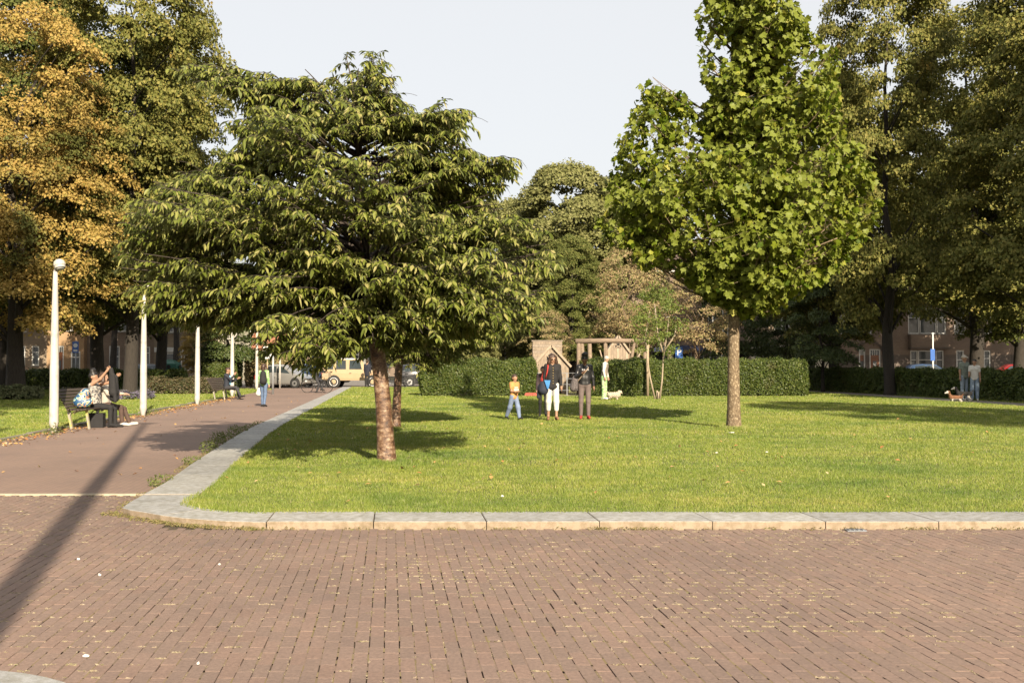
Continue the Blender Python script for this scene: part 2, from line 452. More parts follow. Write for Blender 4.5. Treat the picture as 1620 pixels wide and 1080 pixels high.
# sand and moss that have filled stretches of the long joints level with the clinkers
VV, FF, k = [], [], 0
for (x, y) in cand:
    f_ = math.sin(x * 0.8 + 1.1) + math.sin(y * 1.7 + x * 0.5) + 0.3 * (y - 6.5)
    for hlf in (-1, 1):
        if rng.random() > 0.70 + 0.13 * f_: continue
        c0 = y + hlf * L_ / 4 + rng.gauss(0, 0.01); hl = L_ / 4 * rng.uniform(0.6, 1.35); w = 0.0055; cx = x + W_ / 2
        VV += [(cx - w + sx_ * (c0 - hl - y), c0 - hl, -0.0022), (cx + w + sx_ * (c0 - hl - y), c0 - hl, -0.0022), (cx + w + sx_ * (c0 + hl - y), c0 + hl, -0.0022), (cx - w + sx_ * (c0 + hl - y), c0 + hl, -0.0022)]
FILL = leaf_mat('joint_sand_fill', [(0.22, 0.165, 0.13), (0.26, 0.185, 0.145), (0.23, 0.18, 0.09), (0.20, 0.15, 0.115), (0.28, 0.22, 0.12)], 0.0, 0.95, spec=0.1)
jf = link('joint_fill', raw_mesh('joint_fill', np.array(VV), 4, np.arange(len(VV)), FILL), bed); tag(jf, kind='stuff')

# the light strip across the path, then the finer path paving beyond
strip = MB().box((-8.9, 11.37, -0.02), (9.7, 0.07, 0.05)).build('edging_strip', M('pale_strip', (0.55, 0.47, 0.34), 0.8, 0.2, 6))
tag(strip, kind='structure')
ys = [11.41] + list(range(13, 63, 3)) + [63]
path = sheet('path', [(lx(y) - 0.25, y) for y in ys] + [(kx(y) + 0.1, y) for y in reversed(ys)], 0.0, PAVE)
path2 = sheet('path', [(-40, YB0), (-14, YB0), (-14, 11.41), (lx(11.4), 11.41), (lx(11.4) , 14), (-40, 14)], -0.004, PAVE)
street = sheet('street', [(-120, 63), (90, 63), (90, 72), (-120, 72)], 0.004, M('street_paving', (0.16, 0.12, 0.10), 0.85, 0.25, 2))
sheet('pavement', [(-120, 72), (90, 72), (90, 96), (-120, 96)], 0.0, M('pavement_grey', (0.24, 0.22, 0.20), 0.85, 0.25, 2))

# ---- kerb: separate stones
kerb = empty('kerb'); tag(kerb, kind='structure')
def slab(poly, z0, z1, e=0.006):
    cx = sum(p[0] for p in poly) / len(poly); cy = sum(p[1] for p in poly) / len(poly)
    n = len(poly); b_ = MB(); P = [(x, y, z0) for x, y in poly] + [(x, y, z1 - e) for x, y in poly]
    for x, y in poly:
        d = Vector((cx - x, cy - y)); d = d / max(abs(d.x), abs(d.y)) if d.length > 0 else d
        P.append((x + d.x * e, y + d.y * e, z1))
    F_ = [tuple(range(2 * n, 3 * n))] + [(k + i, k + (i + 1) % n, k + n + (i + 1) % n, k + n + i) for k in (0, n) for i in range(n)]
    return b_.add(P, F_)
def gap(a, b_, d):                     # shorten a towards b by d
    a, b_ = Vector(a), Vector(b_); return tuple(a + (b_ - a).normalized() * d)
jx = [-2.17 * KS] + [(-1.225 + i) * KS for i in range(16)]
for i in range(len(jx) - 1):
    a, b_ = jx[i] + 0.004, jx[i + 1] - 0.004; s1, s2 = -0.07, -0.07
    y0 = YF + rng.uniform(-0.006, 0.006)
    slab([(a, y0), (b_, y0), (b_ + s2, YF + 0.6), (a + s1, YF + 0.6)], -0.1, LZ + rng.uniform(-0.0015, 0.0015)).build('kerb_stone', STONE, kerb)
corner = [[(-2.178, 8.84), (-2.55, 8.90), (-2.96, 9.07), (-3.25, 9.24), (-2.95, 9.66), (-2.7, 9.5), (-2.25, 9.44)],
          [(-3.255, 9.25), (-3.45, 9.42), (-3.66, 9.58), (-3.80, 9.74), (-3.87, 10.1), (-3.95, 10.7), (-3.35, 10.7), (-3.29, 10.2), (-3.2, 9.92), (-2.96, 9.67)]]
for p in [[(a * KS, b_ * KS) for a, b_ in q] for q in corner]:
    # order clockwise/anticlockwise does not matter for a closed stone
    slab(p[::-1], -0.1, LZ - 0.006, 0.004).build('kerb_stone', STONE, kerb)
y = 10.71 * KS
while y < 63.5:
    y2 = y + (0.95 if y < 12 else 1.25)
    slab([(kx(y), y), (kx(y) + 0.6, y), (kx(y2 - .004) + 0.6, y2 - 0.004), (kx(y2 - .004), y2 - 0.004)], -0.1, LZ + rng.uniform(-0.0015, 0.0010), 0.003).build('kerb_stone', STONE, kerb)
    y = y2
# far kerb at the end of the lawn and along its right side
for k in range(22):
    x = -10.2 + k * 1.25; slab([(x, 64.0), (x + 1.23, 64.0), (x + 1.23, 64.6), (x, 64.6)], -0.1, LZ).build('kerb_stone', STONE, kerb)
dp = [(DISC[0] + DISC[2] * math.cos(a), DISC[1] + DISC[3] * math.sin(a)) for a in [i * 2 * PI / 40 for i in range(40)]]
o = slab(dp, -0.1, 0.07, 0.006).build('kerb_island', STONE)
tag(o, 'pale round-ended stone kerb slab set in the brick paving in the bottom corner', 'kerb slab')
dc = MB().box((-3.0, 4.42, 0.072), (0.24, 0.10, 0.006)).build('moss_patch', M('dry_moss', (0.22, 0.18, 0.06), 0.95, 0.5, 60), o)
# small drain plate by the kerb
p = G(1352, 838)
t_ = empty('drain_plate', (p.x, p.y - 0.02, 0.0), 0, 'small grey metal drain plate in the bricks against the kerb', 'drain')
MB().box((0, 0, 0.002), (0.17, 0.10, 0.012)).build('plate', M('drain_metal', (0.25, 0.27, 0.30), 0.5, 0.2, 20, metal=0.4), t_)
for k in range(4): MB().box((-0.06 + k * 0.04, 0, 0.010), (0.012, 0.08, 0.006)).build('rib', MATS['drain_metal'], t_)

# low, sunken edging stones between the left lawn and the path
edging = empty('path_edging'); tag(edging, kind='structure')
EST = M('edging_stone', (0.24, 0.21, 0.17), 0.85, 0.35, 14, 0.3)
y = 17.0
while y < 44:
    y2 = y + 1.0; h = 0.05 + rng.uniform(-0.02, 0.02)
    x1, x2 = lx(y) - 0.18 - 0.02 * (y > 20), lx(y2) - 0.18
    slab([(x1 - 0.13, y), (x1 + 0.02, y), (x2 + 0.02, y2 - 0.02), (x2 - 0.13, y2 - 0.02)], -0.1, h).build('edging_stone', EST, edging)
    y = y2

# ---- lawns
LAWN = [(14.2, YF + 0.58), (-2.28, YF + 0.58), (-2.74, 9.63), (-3.0, 9.78), (-3.25, 10.05), (-3.34, 10.36), (-3.38, 10.87)] + \
       [(kx(y) + 0.58, y) for y in (11.4, 12.4, 13.6, 16.2, 20, 23, 30, 40, 50, 64)] + [(rx(64), 64), (rx(40), 40), (rx(25), 25), (20.5, YF + 0.58)]
lawn = sheet('lawn', LAWN, LZ - 0.012, SOIL)
lawn2 = sheet('lawn_verge', [(-60, 14), (lx(14) - 0.2, 14)] + [(lx(y) - 0.2, y) for y in range(16, 62, 3)] + [(-60, 61)], 0.0, SOIL)
lawn3 = sheet('lawn_verge', [(20.5 + 2.2, YF), (rx(25) + 2.2, 25), (rx(40) + 2.2, 40), (rx(62) + 2.2, 62), (60, 62), (60, YF)], 0.0, SOIL)
gpath = sheet('path', [(20.55, YF + .3), (rx(25) + .05, 25), (rx(40) + .05, 40), (rx(63) + .05, 63), (rx(63) + 2.15, 63), (rx(40) + 2.15, 40), (rx(25) + 2.15, 25), (22.6, YF + .3)],
              0.02, M('gravel_path', (0.27, 0.235, 0.19), 0.9, 0.25, 4))
def lawn_grass_mat():
    m, t, b = nt('grass_blade')
    g = t.nodes.new('ShaderNodeNewGeometry'); pos = g.outputs['Position']
    r = ramp(t, [(0, (0.110, 0.152, 0.020)), (0.35, (0.175, 0.220, 0.032)), (0.75, (0.236, 0.270, 0.050)), (0.94, (0.289, 0.285, 0.091)), (1, (0.395, 0.350, 0.182))])
    t.links.new(g.outputs['Random Per Island'], r.inputs[0])
    n = noise(t, 0.55, 5, 0.65, vec=pos, stretch=(0.6, 1, 1)); rr = ramp(t, [(0.30, (0.50, 0.66, 0.62)), (0.41, (0.80, 0.88, 0.86)), (0.52, (1, 1, 1)), (0.70, (1.32, 1.14, 1.4))]); t.links.new(n.outputs[0], rr.inputs[0])
    c = mix(t, r.outputs[0], rr.outputs[0], 1, 'MULTIPLY')
    n2 = noise(t, 3.5, 3, vec=pos); r2 = ramp(t, [(0.35, (0.74, 0.82, 0.78)), (0.7, (1.16, 1.12, 1.16))]); t.links.new(n2.outputs[0], r2.inputs[0])
    c = mix(t, c, r2.outputs[0], 1, 'MULTIPLY')
    t.links.new(c, b.inputs['Base Color']); b.inputs['Roughness'].default_value = 0.5; b.inputs['Specular IOR Level'].default_value = 0.25
    tr = t.nodes.new('ShaderNodeBsdfTranslucent'); t.links.new(c, tr.inputs[0])
    ms = t.nodes.new('ShaderNodeMixShader'); ms.inputs[0].default_value = 0.25
    t.links.new(b.outputs[0], ms.inputs[1]); t.links.new(tr.outputs[0], ms.inputs[2]); t.links.new(ms.outputs[0], t.nodes['Material Output'].inputs[0])
    return m
GRASS = lawn_grass_mat()
def blades(name, poly, z, bands, mat, xlim=0.56, margin=2.0, mask=None):
    """bands: (y0, y1, per m2, width, height)"""
    Vs = []
    xs = [p[0] for p in poly]; x0, x1 = min(xs), max(xs)
    for y0, y1, dens, w, h in bands:
        xa, xb = max(x0, -xlim * y1 - margin), min(x1, xlim * y1 + margin)
        if xb <= xa: continue
        n = int((xb - xa) * (y1 - y0) * dens)
        X = nr.uniform(xa, xb, n); Y = nr.uniform(y0, y1, n)
        k = inpoly_np(X, Y, poly) & (np.abs(X) < xlim * Y + margin)
        if mask is not None: k &= mask(X, Y)
        X, Y = X[k], Y[k]; n = len(X)
        # tufts of differing length
        hh = 0.78 * h * nr.uniform(0.5, 1.25, n) * (1 + 0.25 * np.sin(X * 2.3 + np.sin(Y * 1.7) * 2) * np.sin(Y * 1.9))
        a = nr.uniform(-0.9, 0.9, n); ww = w * nr.uniform(0.7, 1.3, n) / 2
        la = nr.uniform(0, 2 * PI, n); ln = hh * nr.uniform(0.1, 0.8, n)
        zz = np.full(n, z)
        A = np.stack([X - ww * np.cos(a), Y - ww * np.sin(a), zz], 1); B = np.stack([X + ww * np.cos(a), Y + ww * np.sin(a), zz], 1)
        T = np.stack([X + ln * np.cos(la), Y + ln * np.sin(la), zz + hh], 1)
        Vs.append(np.stack([A, B, T], 1).reshape(-1, 3))
    V = np.concatenate(Vs)
    o = link(name, raw_mesh(name, V, 3, np.arange(len(V)), mat))
    return tag(o, kind='stuff')
blades('grass', LAWN, LZ - 0.012, [(YF + 0.5, 11, 4200, 0.0055, 0.040), (11, 14, 2600, 0.007, 0.042), (14, 19, 1300, 0.010, 0.045),
        (19, 28, 620, 0.015, 0.05), (28, 42, 260, 0.024, 0.055), (42, 64, 110, 0.04, 0.06)], GRASS, margin=1.0)
# longer fringe that hangs over the kerb
fr_poly = [(14, YF + 0.56), (-2.28, YF + 0.50), (-2.79, 9.55), (-3.1, 9.77), (-3.35, 10.05), (-3.43, 10.46), (-3.47, 10.87), (-3.47, 11.58), (-4.2, 16), (-3.9, 16), (-3.1, 11.4), (-3.1, 10.2), (-2.6, 9.75), (-2.1, 9.6), (14, 9.6)]
blades('grass', fr_poly, LZ - 0.012, [(YF + 0.4, 16, 2200, 0.006, 0.06)], GRASS, margin=0.5)
VERGE = [(lx(y) - 0.12 + 0.10 * math.sin(y * 2.1), y) for y in np.arange(15, 62, 1.5)] + [(-60, 61), (-60, 15)]
blades('grass', VERGE, 0.0, [(15, 20, 700, 0.012, 0.06), (20, 28, 500, 0.017, 0.06), (28, 42, 260, 0.026, 0.065), (42, 61, 120, 0.04, 0.07)], GRASS, margin=1.0)
RV = [(rx(y) + 2.2, y) for y in (30, 45, 62)] + [(45, 62), (45, 30)]
blades('grass', RV, 0.0, [(30, 62, 100, 0.035, 0.06)], GRASS, margin=1.0)

# longer grass left by the mower round the two tree trunks
for cx_, cy_, r_ in ((G(612, 732, LZ).x, G(612, 732, LZ).y, 0.16), (G(1161, 677, LZ).x, G(1161, 677, LZ).y, 0.20)):
    n = 1500; a = nr.uniform(0, 2 * PI, n); rr = r_ + np.abs(nr.normal(0, 0.07, n)) - 0.02; X_, Y_ = cx_ + rr * np.cos(a), cy_ + rr * np.sin(a); h = nr.uniform(0.03, 0.10, n); z0 = np.full(n, LZ - 0.012)
    w = 0.004; V = np.stack([np.stack([X_ - w, Y_, z0], 1), np.stack([X_ + w, Y_, z0], 1), np.stack([X_ + nr.normal(0, .02, n), Y_ + nr.normal(0, .02, n), z0 + h], 1)], 1).reshape(-1, 3)
    tag(link('grass', raw_mesh('grass', V, 3, np.arange(len(V)), GRASS)), kind='stuff')

# dry moss and grass in the joints of the paving
def joint_tufts():
    Vs = []; m_ = []
    n = 0
    fld = lambda x, y: 0.6 * math.sin(x * 4.3 + y * 3.1) * math.sin(y * 5.7 - x * 1.9) + math.sin(x * 0.9 + 1.3 * math.sin(y * 1.1)) + math.sin(y * 2.1 + 0.7 * x) * 0.8 + math.sin(x * 2.7 - y * 1.4) * 0.5
    for (x, y) in cand:
        d = fld(x, y)
        # transverse joint: mostly dry straw flecks; long joint: a little moss
        nearcorner = max(0.0, 1 - math.hypot((x + 3.0) / 1.6, (y - 5.0) / 0.8))
        for kind in (0, 1):
            pr = (0.12 + 0.40 * max(0, d - 0.1) + 0.7 * nearcorner) if kind == 0 else (0.30 + 0.14 * max(0, d))
            if rng.random() > pr: continue
            bl = int(rng.choice((4, 7, 12, 20)) * rng.uniform(.7, 1.3)) if kind == 0 else rng.randint(6, 14)
            L = rng.uniform(0.015, 0.13) if kind == 0 else rng.uniform(0.03, 0.12)
            off = rng.uniform(-0.5, 0.5)
            for _ in range(bl):
                u = rng.uniform(-L / 2, L / 2)
                if kind == 0: px_, py_ = x + u + off * W_, y + L_ / 2 + rng.gauss(0, 0.004)
                else:
                    py_ = y + u + off * L_; px_ = x + W_ / 2 + sx_ * (py_ - y) + rng.gauss(0, 0.002)
                h = rng.uniform(0.002, 0.006) if kind == 0 else rng.uniform(0.001, 0.004)
                a = rng.gauss(0, 0.5) if kind == 0 else rng.uniform(0, PI)
                w = rng.uniform(0.004, 0.017) if kind == 0 else rng.uniform(0.002, 0.004)
                Vs += [(px_ - w * math.cos(a), py_ - w * math.sin(a), -0.004), (px_ + w * math.cos(a), py_ + w * math.sin(a), -0.004),
                       (px_ + rng.gauss(0, 0.012), py_ + rng.gauss(0, 0.003), h)]
    V = np.array(Vs)
    mt = leaf_mat('joint_straw', [(0.34, 0.29, 0.18), (0.44, 0.37, 0.27), (0.22, 0.21, 0.10), (0.40, 0.33, 0.24), (0.30, 0.24, 0.16)], 0.1, 0.8, spec=0.1)
    return tag(link('joint_moss', raw_mesh('joint_moss', V, 3, np.arange(len(V)), mt)), kind='stuff')
joint_tufts()

# weeds: leafy tufts against the kerb and posts
WEED = leaf_mat('weed_leaf', [(0.10, 0.14, 0.03), (0.16, 0.20, 0.05), (0.25, 0.25, 0.08)], 0.25, 0.6)
DRYW = leaf_mat('dry_weed', [(0.30, 0.24, 0.09), (0.20, 0.19, 0.06), (0.35, 0.26, 0.13), (0.16, 0.19, 0.04)], 0.2, 0.7)
def leafcloud(c, r, n, size, asp=0.45, up=0.5, seed=0, shell=0.3, flat=None):
    """n rhombic leaves in an ellipsoid; returns V (4n,3)"""
    q = np.random.default_rng(seed)
    d = q.normal(size=(n, 3)); d /= np.linalg.norm(d, axis=1)[:, None]
    rad = q.uniform(shell, 1, n) ** (1 / 2.2)
    P = np.array(c) + d * rad[:, None] * np.array(r)
    return leaves_at(P, d * np.array([1, 1, 0.8]) + [0, 0, up], size, asp, q)
def leaves_at(P, N, size, asp, q, jit=0.6):
    n = len(P)
    N = N / (np.linalg.norm(N, axis=1)[:, None] + 1e-9) + q.normal(size=(n, 3)) * jit
    N /= np.linalg.norm(N, axis=1)[:, None]
    T = np.cross(N, q.normal(size=(n, 3))); T /= np.linalg.norm(T, axis=1)[:, None] + 1e-9
    B = np.cross(N, T); s = (size * q.uniform(0.6, 1.3, n))[:, None]
    T = T * s * 0.5; B = B * s * 0.5 * asp
    k = N * s * 0.10
    return np.stack([P - T, P + B + k, P + T, P - B + k], 1).reshape(-1, 3)
def cloud_obj(name, Vs, mat, parent=None):
    V = np.concatenate(Vs) if isinstance(Vs, list) else Vs
    return link(name, raw_mesh(name, V, 4, np.arange(len(V)), mat), parent)
wd, dw = [], []
for px, py, h, n in ((322, 716, 0.22, 260), (330, 708, 0.30, 300), (343, 700, 0.20, 240), (352, 692, 0.26, 260), (365, 686, 0.16, 180), (300, 734, 0.12, 160), (378, 679, 0.12, 160),
                     (250, 768, 0.14, 160), (395, 672, 0.10, 120), (92, 684, 0.25, 140), (80, 688, 0.2, 160), (233, 657, 0.3, 140), (242, 655, 0.2, 90)):
    p = G(px, py); px_w = p.x if px in (92, 80, 233, 242) else kx(p.y) - 0.10
    wd.append(leafcloud((px_w, p.y, h * 0.45), (0.16, 0.22, h * 0.6), n, 0.045, 0.4, 0.3, seed=px))
for k in range(150):
    x = rng.uniform(-3.95, -2.2) if rng.random() < 0.6 else rng.uniform(-2.2, 6)
    y = YF - 0.03 if x > -2.2 else float(np.interp(x, [-3.9, -3.5, -3.0, -2.2], [9.85, 9.52, 9.17, 8.95]))
    dw.append(leafcloud((x, y - rng.uniform(0, 0.10 if x < -2.2 else 0.03), 0.008), (0.08, 0.04, 0.014), 14, 0.03, 0.3, 0.6, seed=k))
for k in range(90):
    y = rng.uniform(9.8, 17); dw.append(leafcloud((kx(y) - rng.uniform(0.0, 0.14), y, 0.01), (0.07, 0.10, 0.02), 14, 0.035, 0.3, 0.6, seed=k + 500))
tag(cloud_obj('weeds', wd, WEED), kind='stuff'); tag(cloud_obj('weeds', dw, DRYW), kind='stuff')
# fallen leaves
LIT = leaf_mat('fallen_leaf', [(0.45, 0.22, 0.06), (0.55, 0.36, 0.14), (0.40, 0.16, 0.05), (0.6, 0.5, 0.28)], 0.1, 0.7)
P, N = [], []
for k in range(1500):
    y = rng.uniform(18, 46); P.append((lx(y) + abs(rng.gauss(0, 0.35)) - 0.15, y, 0.012)); N.append((0, 0, 1))
for k in range(70):
    y = rng.uniform(12, 45); P.append((rng.uniform(lx(y), kx(y)), y, 0.01)); N.append((0, 0, 1))
for k in range(150):
    y = rng.uniform(10, 40) if k < 90 else rng.uniform(11, 19); P.append((rng.uniform(kx(y) + 0.7, 0.5 * y), y, LZ + 0.035)); N.append((0, 0, 1))
tag(cloud_obj('fallen_leaves', leaves_at(np.array(P), np.array(N, float), 0.07, 0.7, nr, 0.3), LIT), kind='stuff')
# scraps of white litter that can be counted
PAPER = M('paper_scrap', (0.75, 0.73, 0.68), 0.7, 0.1, 10)
def scrap(px, py, z, s, lab):
    p = G(px, py, z); b_ = MB(); s *= 0.65; q = [(s * rng.uniform(0.5, 1) * math.cos(a), s * rng.uniform(0.3, 0.6) * math.sin(a)) for a in [i * PI / 3 for i in range(6)]]
    k = [(x, y, 0.004 + rng.uniform(0, 0.012)) for x, y in q] + [(x * 0.96, y * 0.96, 0.0) for x, y in q]
    b_.add(k, [(0, 1, 2, 3, 4, 5)] + [(i, i + 6, (i + 1) % 6 + 6, (i + 1) % 6) for i in range(6)] + [(11, 10, 9, 8, 7, 6)])
    o = b_.build('paper_scrap', PAPER); o.location = p; tag(o, lab, 'litter', 'scraps of pale litter')
scrap(1158, 684, LZ + 0.03, 0.13, 'crumpled white paper scrap lying in the grass below the plane tree trunk')
scrap(1213, 715, LZ + 0.03, 0.05, 'tiny white scrap on the lawn to the side of the plane tree')
scrap(795, 785, LZ + 0.03, 0.04, 'small white scrap in the grass just behind the middle of the kerb')
scrap(1133, 716, LZ + 0.03, 0.05, 'pale scrap in the grass in front of the plane tree')
scrap(136, 1038, 0.004, 0.028, 'white pebble-sized scrap beside the round-ended kerb slab')
scrap(158, 910, 0.004, 0.02, 'small pale scrap on the bricks beside the long pole shadow')
scrap(124, 885, 0.004, 0.02, 'small pale scrap lying within the long pole shadow')
scrap(347, 893, 0.004, 0.018, 'tiny white scrap on the bricks below the kerb corner')
scrap(313, 1050, 0.004, 0.018, 'tiny white scrap on the bricks near the bottom edge')

# ================================================================== TREES
BARK = M('bark_dark', (0.042, 0.034, 0.026), 0.9, 0.5, 5, 0.8, stretch=(6, 6, 1), dist=0.03)
LINDEN = leaf_mat('leaf_linden', [(0.080, 0.108, 0.022), (0.122, 0.148, 0.034), (0.172, 0.188, 0.048), (0.25, 0.24, 0.07)], 0.25, 0.6, spec=0.2, patch=((0.36, 0.25, 0.05), 0.66, 0.76), patch_scale=0.33)
GOLD = leaf_mat('leaf_gold', [(0.38, 0.26, 0.06), (0.46, 0.33, 0.09), (0.52, 0.38, 0.12), (0.42, 0.26, 0.07), (0.28, 0.25, 0.06)], 0.25, 0.6, spec=0.2, patch=((0.17, 0.18, 0.045), 0.50, 0.62), patch_scale=0.4)
FARG = leaf_mat('leaf_far', [(0.17, 0.18, 0.055), (0.23, 0.235, 0.08), (0.30, 0.29, 0.115)], 0.25, 0.6, spec=0.2)
BROWN = leaf_mat('leaf_brown', [(0.34, 0.25, 0.13), (0.42, 0.30, 0.16), (0.32, 0.29, 0.11), (0.29, 0.20, 0.10), (0.26, 0.27, 0.09)], 0.2, 0.6)
YOUNG = leaf_mat('leaf_young', [(0.12, 0.17, 0.03), (0.18, 0.24, 0.045), (0.24, 0.28, 0.06)], 0.3, 0.5)
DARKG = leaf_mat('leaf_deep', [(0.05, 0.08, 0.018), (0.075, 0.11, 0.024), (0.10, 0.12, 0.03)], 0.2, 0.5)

def crown_tree(name, H, base, rad, tr, n_cl, per, leaf, lsize, mat, seed, tfac=0.42, clump=(1.25, 0.55), lean=0, bark=BARK, power=2.0):
    """returns (trunk mesh, crown mesh) for a broad park tree H high, crown from base up, rad wide"""
    q = np.random.default_rng(seed); rg = random.Random(seed)
    cen = []
    ph = q.uniform(0, 2 * PI, 6)
    while len(cen) < n_cl:
        t = q.uniform(0, 1); a = q.uniform(0, 2 * PI)
        prof = max(0, 1 - abs((t - tfac) / (tfac + 0.10 if t < tfac else 1.02 - tfac)) ** power) ** 0.5
        lob = 1 + 0.16 * math.sin(3 * a + ph[0] + 5 * t) + 0.12 * math.sin(5 * a + ph[1] - 9 * t) + 0.10 * math.sin(11 * t + ph[2])
        rr = rad * prof * lob
        if q.uniform() > 0.25 + rr / rad: continue
        k = q.uniform(0.35, 1.0) ** 0.45
        cen.append((rr * k * math.cos(a), rr * k * math.sin(a), base + t * (H - base), k))
    cen = np.array(cen)
    Vs = []
    for c in cen:
        s = q.uniform(0.7, 1.35); n = int(per * s)
        d = q.normal(size=(n, 3)); d /= np.linalg.norm(d, axis=1)[:, None]
        d[:, 2] = np.where(d[:, 2] < -0.2, -d[:, 2] * 0.5, d[:, 2])
        rr = q.uniform(0.3, 1, n)[:, None] ** 0.5
        out = np.array([c[0], c[1], 0]); out = out / (np.linalg.norm(out) + 1e-6)
        P = c[:3] + d * rr * np.array([clump[0], clump[0], clump[1]]) * s
        # clumps hang down at their outer rim
        P[:, 2] -= 0.35 * s * np.maximum(0, ((P[:, :2] - c[:2]) @ out[:2])) / clump[0]
        N = d * [0.8, 0.8, 1.0] + out * 0.7 + [0, 0, 0.35]
        Vs.append(leaves_at(P, N, lsize, leaf, q, 0.55))
    crown = raw_mesh(name + '_crown', np.concatenate(Vs), 4, np.arange(4 * sum(len(v) // 4 for v in Vs)), mat)
    mb = MB(); top = base + 0.8 * (H - base)
    pts = [(0, 0, -0.15), (0, 0, 0.25)] + [(rg.uniform(-.12, .12) * k, rg.uniform(-.12, .12) * k, 0.25 + (top - 0.25) * k / 6) for k in range(1, 7)]
    rr = [tr * 1.45, tr * 1.08] + [tr * (1 - 0.86 * k / 6) for k in range(1, 7)]
    mb.tube(pts, rr, 10, wob=0.12, rng=rg)
    for i in rg.sample(range(n_cl), min(n_cl, 26)):
        c = Vector(cen[i][:3]); h0 = max(base * 0.8, c.z - 0.55 * math.hypot(c.x, c.y) - 1.0); h0 = min(h0, top * 0.97)
        r0 = tr * (1 - 0.86 * h0 / top) * 0.32
        a0 = Vector((0, 0, h0)); mb.tube(bez(a0, a0.lerp(c, 0.5) + Vector((0, 0, 0.5)), c, 5), [max(0.02, r0 * (1 - 0.2 * k)) for k in range(5)], 5)
    trunk = mb.mesh(name + '_trunk', bark, smooth=True)
    return trunk, crown
PROTO = {}
PROTO['lindenA'] = crown_tree('lindenA', 22, 4.3, 5.0, 0.42, 340, 300, 0.75, 0.185, LINDEN, 1, clump=(1.0, 0.75), power=2.6)
PROTO['lindenB'] = crown_tree('lindenB', 21, 3.4, 4.8, 0.38, 330, 300, 0.75, 0.185, LINDEN, 2, tfac=0.36, clump=(1.0, 0.75), power=2.4)
PROTO['gold'] = crown_tree('gold', 17, 2.9, 4.3, 0.42, 290, 290, 0.75, 0.145, GOLD, 3, tfac=0.45, clump=(0.9, 0.7), power=2.6)
PROTO['far'] = crown_tree('far', 19, 2.5, 4.9, 0.35, 340, 190, 0.7, 0.28, FARG, 4, tfac=0.5, clump=(1.0, 0.8), power=3.0)
PROTO['high'] = crown_tree('high', 19, 6.6, 4.2, 0.30, 200, 200, 0.66, 0.24, LINDEN, 8, tfac=0.4, clump=(1.1, 0.8), power=2.8)
PROTO['brown'] = crown_tree('brown', 8.2, 2.6, 2.3, 0.11, 84, 105, 0.6, 0.14, BROWN, 5, tfac=0.45, clump=(0.62, 0.34), bark=M('bark_pale', (0.22, 0.16, 0.10), 0.9, 0.4, 9, 0.4))
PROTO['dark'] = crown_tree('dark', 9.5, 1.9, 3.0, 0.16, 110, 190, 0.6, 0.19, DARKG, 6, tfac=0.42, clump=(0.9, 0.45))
SUNNY = leaf_mat('leaf_linden_turning_sunlit', [(0.12, 0.135, 0.03), (0.17, 0.18, 0.04), (0.235, 0.225, 0.055), (0.33, 0.29, 0.08)], 0.25, 0.6, spec=0.2, patch=((0.44, 0.31, 0.08), 0.64, 0.74), patch_scale=0.6)  # yellower linden leaves, with warm sunlight also put into their colour
for k_, src in (('turning_sunlitA', 'lindenA'), ('turning_sunlitB', 'lindenB')):
    m_ = PROTO[src][1].copy(); m_.materials[0] = SUNNY; PROTO[k_] = (PROTO[src][0], m_)
def tree(kind, x, y, s, label, group=None, rz=None, sz=None, z=0.0, name='park_tree', lift=None):
    root = empty(name, (x, y, z), rng.uniform(0, 2 * PI) if rz is None else rz, label, 'tree', group)
    tm, cm = PROTO[kind]
    a = link('trunk', tm, root); b_ = link('crown', cm, root)
    for o in (a, b_): o.scale = (s, s, sz if sz else s)
    b_['kind'] = 'stuff'
    return root
GL, GR_, GF = 'trees along the left of the park', 'trees along the right of the park', 'trees at the far end of the park'
tree('gold', -21.4, 43, 0.90, 'orange and yellow autumn tree with a thick dark trunk behind the bench', GL, rz=0.5, sz=0.98)
tree('lindenB', -26.5, 52, 1.0, 'tall green tree rising behind the orange autumn tree', GL, rz=2.0, sz=1.1)
tree('lindenA', -21.6, 52, 0.85, 'tall green tree with its trunk just behind the black jacket held up at the bench', GL, rz=1.0)
tree('turning_sunlitA', -18.4, 48, 0.78, 'tall green tree with its trunk just left of the second lamp post', GL, rz=4.1, sz=1.02)
tree('lindenB', -21.2, 60, 0.86, 'tall green tree with its trunk just right of the second lamp post', GL, rz=5.4, sz=1.0)
tree('dark', -17.6, 62, 0.8, 'small dark tree behind the third lamp post', GL, rz=1.4)
tree('gold', -26.0, 37, 0.82, 'yellowish tree cut by the left edge of the picture', GL, rz=3.3)
tree('lindenB', -25.5, 34, 0.8, 'green tree whose branches just reach in at the left edge', GL, rz=1.9)
tree('high', -14.5, 16, 1.0, 'green tree beside the path, outside the left edge', GL, rz=2.7)
tree('turning_sunlitB', 18.2, 48, 0.66, 'tall tree standing in front of the right hedge, nearest the plane tree', GR_, rz=2.2, sz=1.04)
tree('turning_sunlitB', 18.4, 57, 0.78, 'golden-topped tree with a medium trunk at the near end of the right hedge', GR_, rz=0.3, sz=0.86)
tree('dark', 16.7, 53.5, 0.62, 'slim young dark tree beside the corner of the clipped hedge', GR_, rz=0.9, sz=0.72)
tree('turning_sunlitA', 27.0, 58, 1.0, 'broad dark-trunked tree behind the hedge and the standing couple', GR_, rz=3.6)
tree('turning_sunlitB', 22.9, 42, 0.80, 'golden-green tree whose branches hang in from the right edge', GR_, rz=1.1, sz=0.95)
tree('lindenB', 31.5, 62, 0.9, 'dark tree at the far right behind the parked red car', GR_, rz=4.6)
tree('lindenA', 26.5, 27, 0.95, 'tall tree just outside the right edge of the lawn', GR_, rz=5.0)
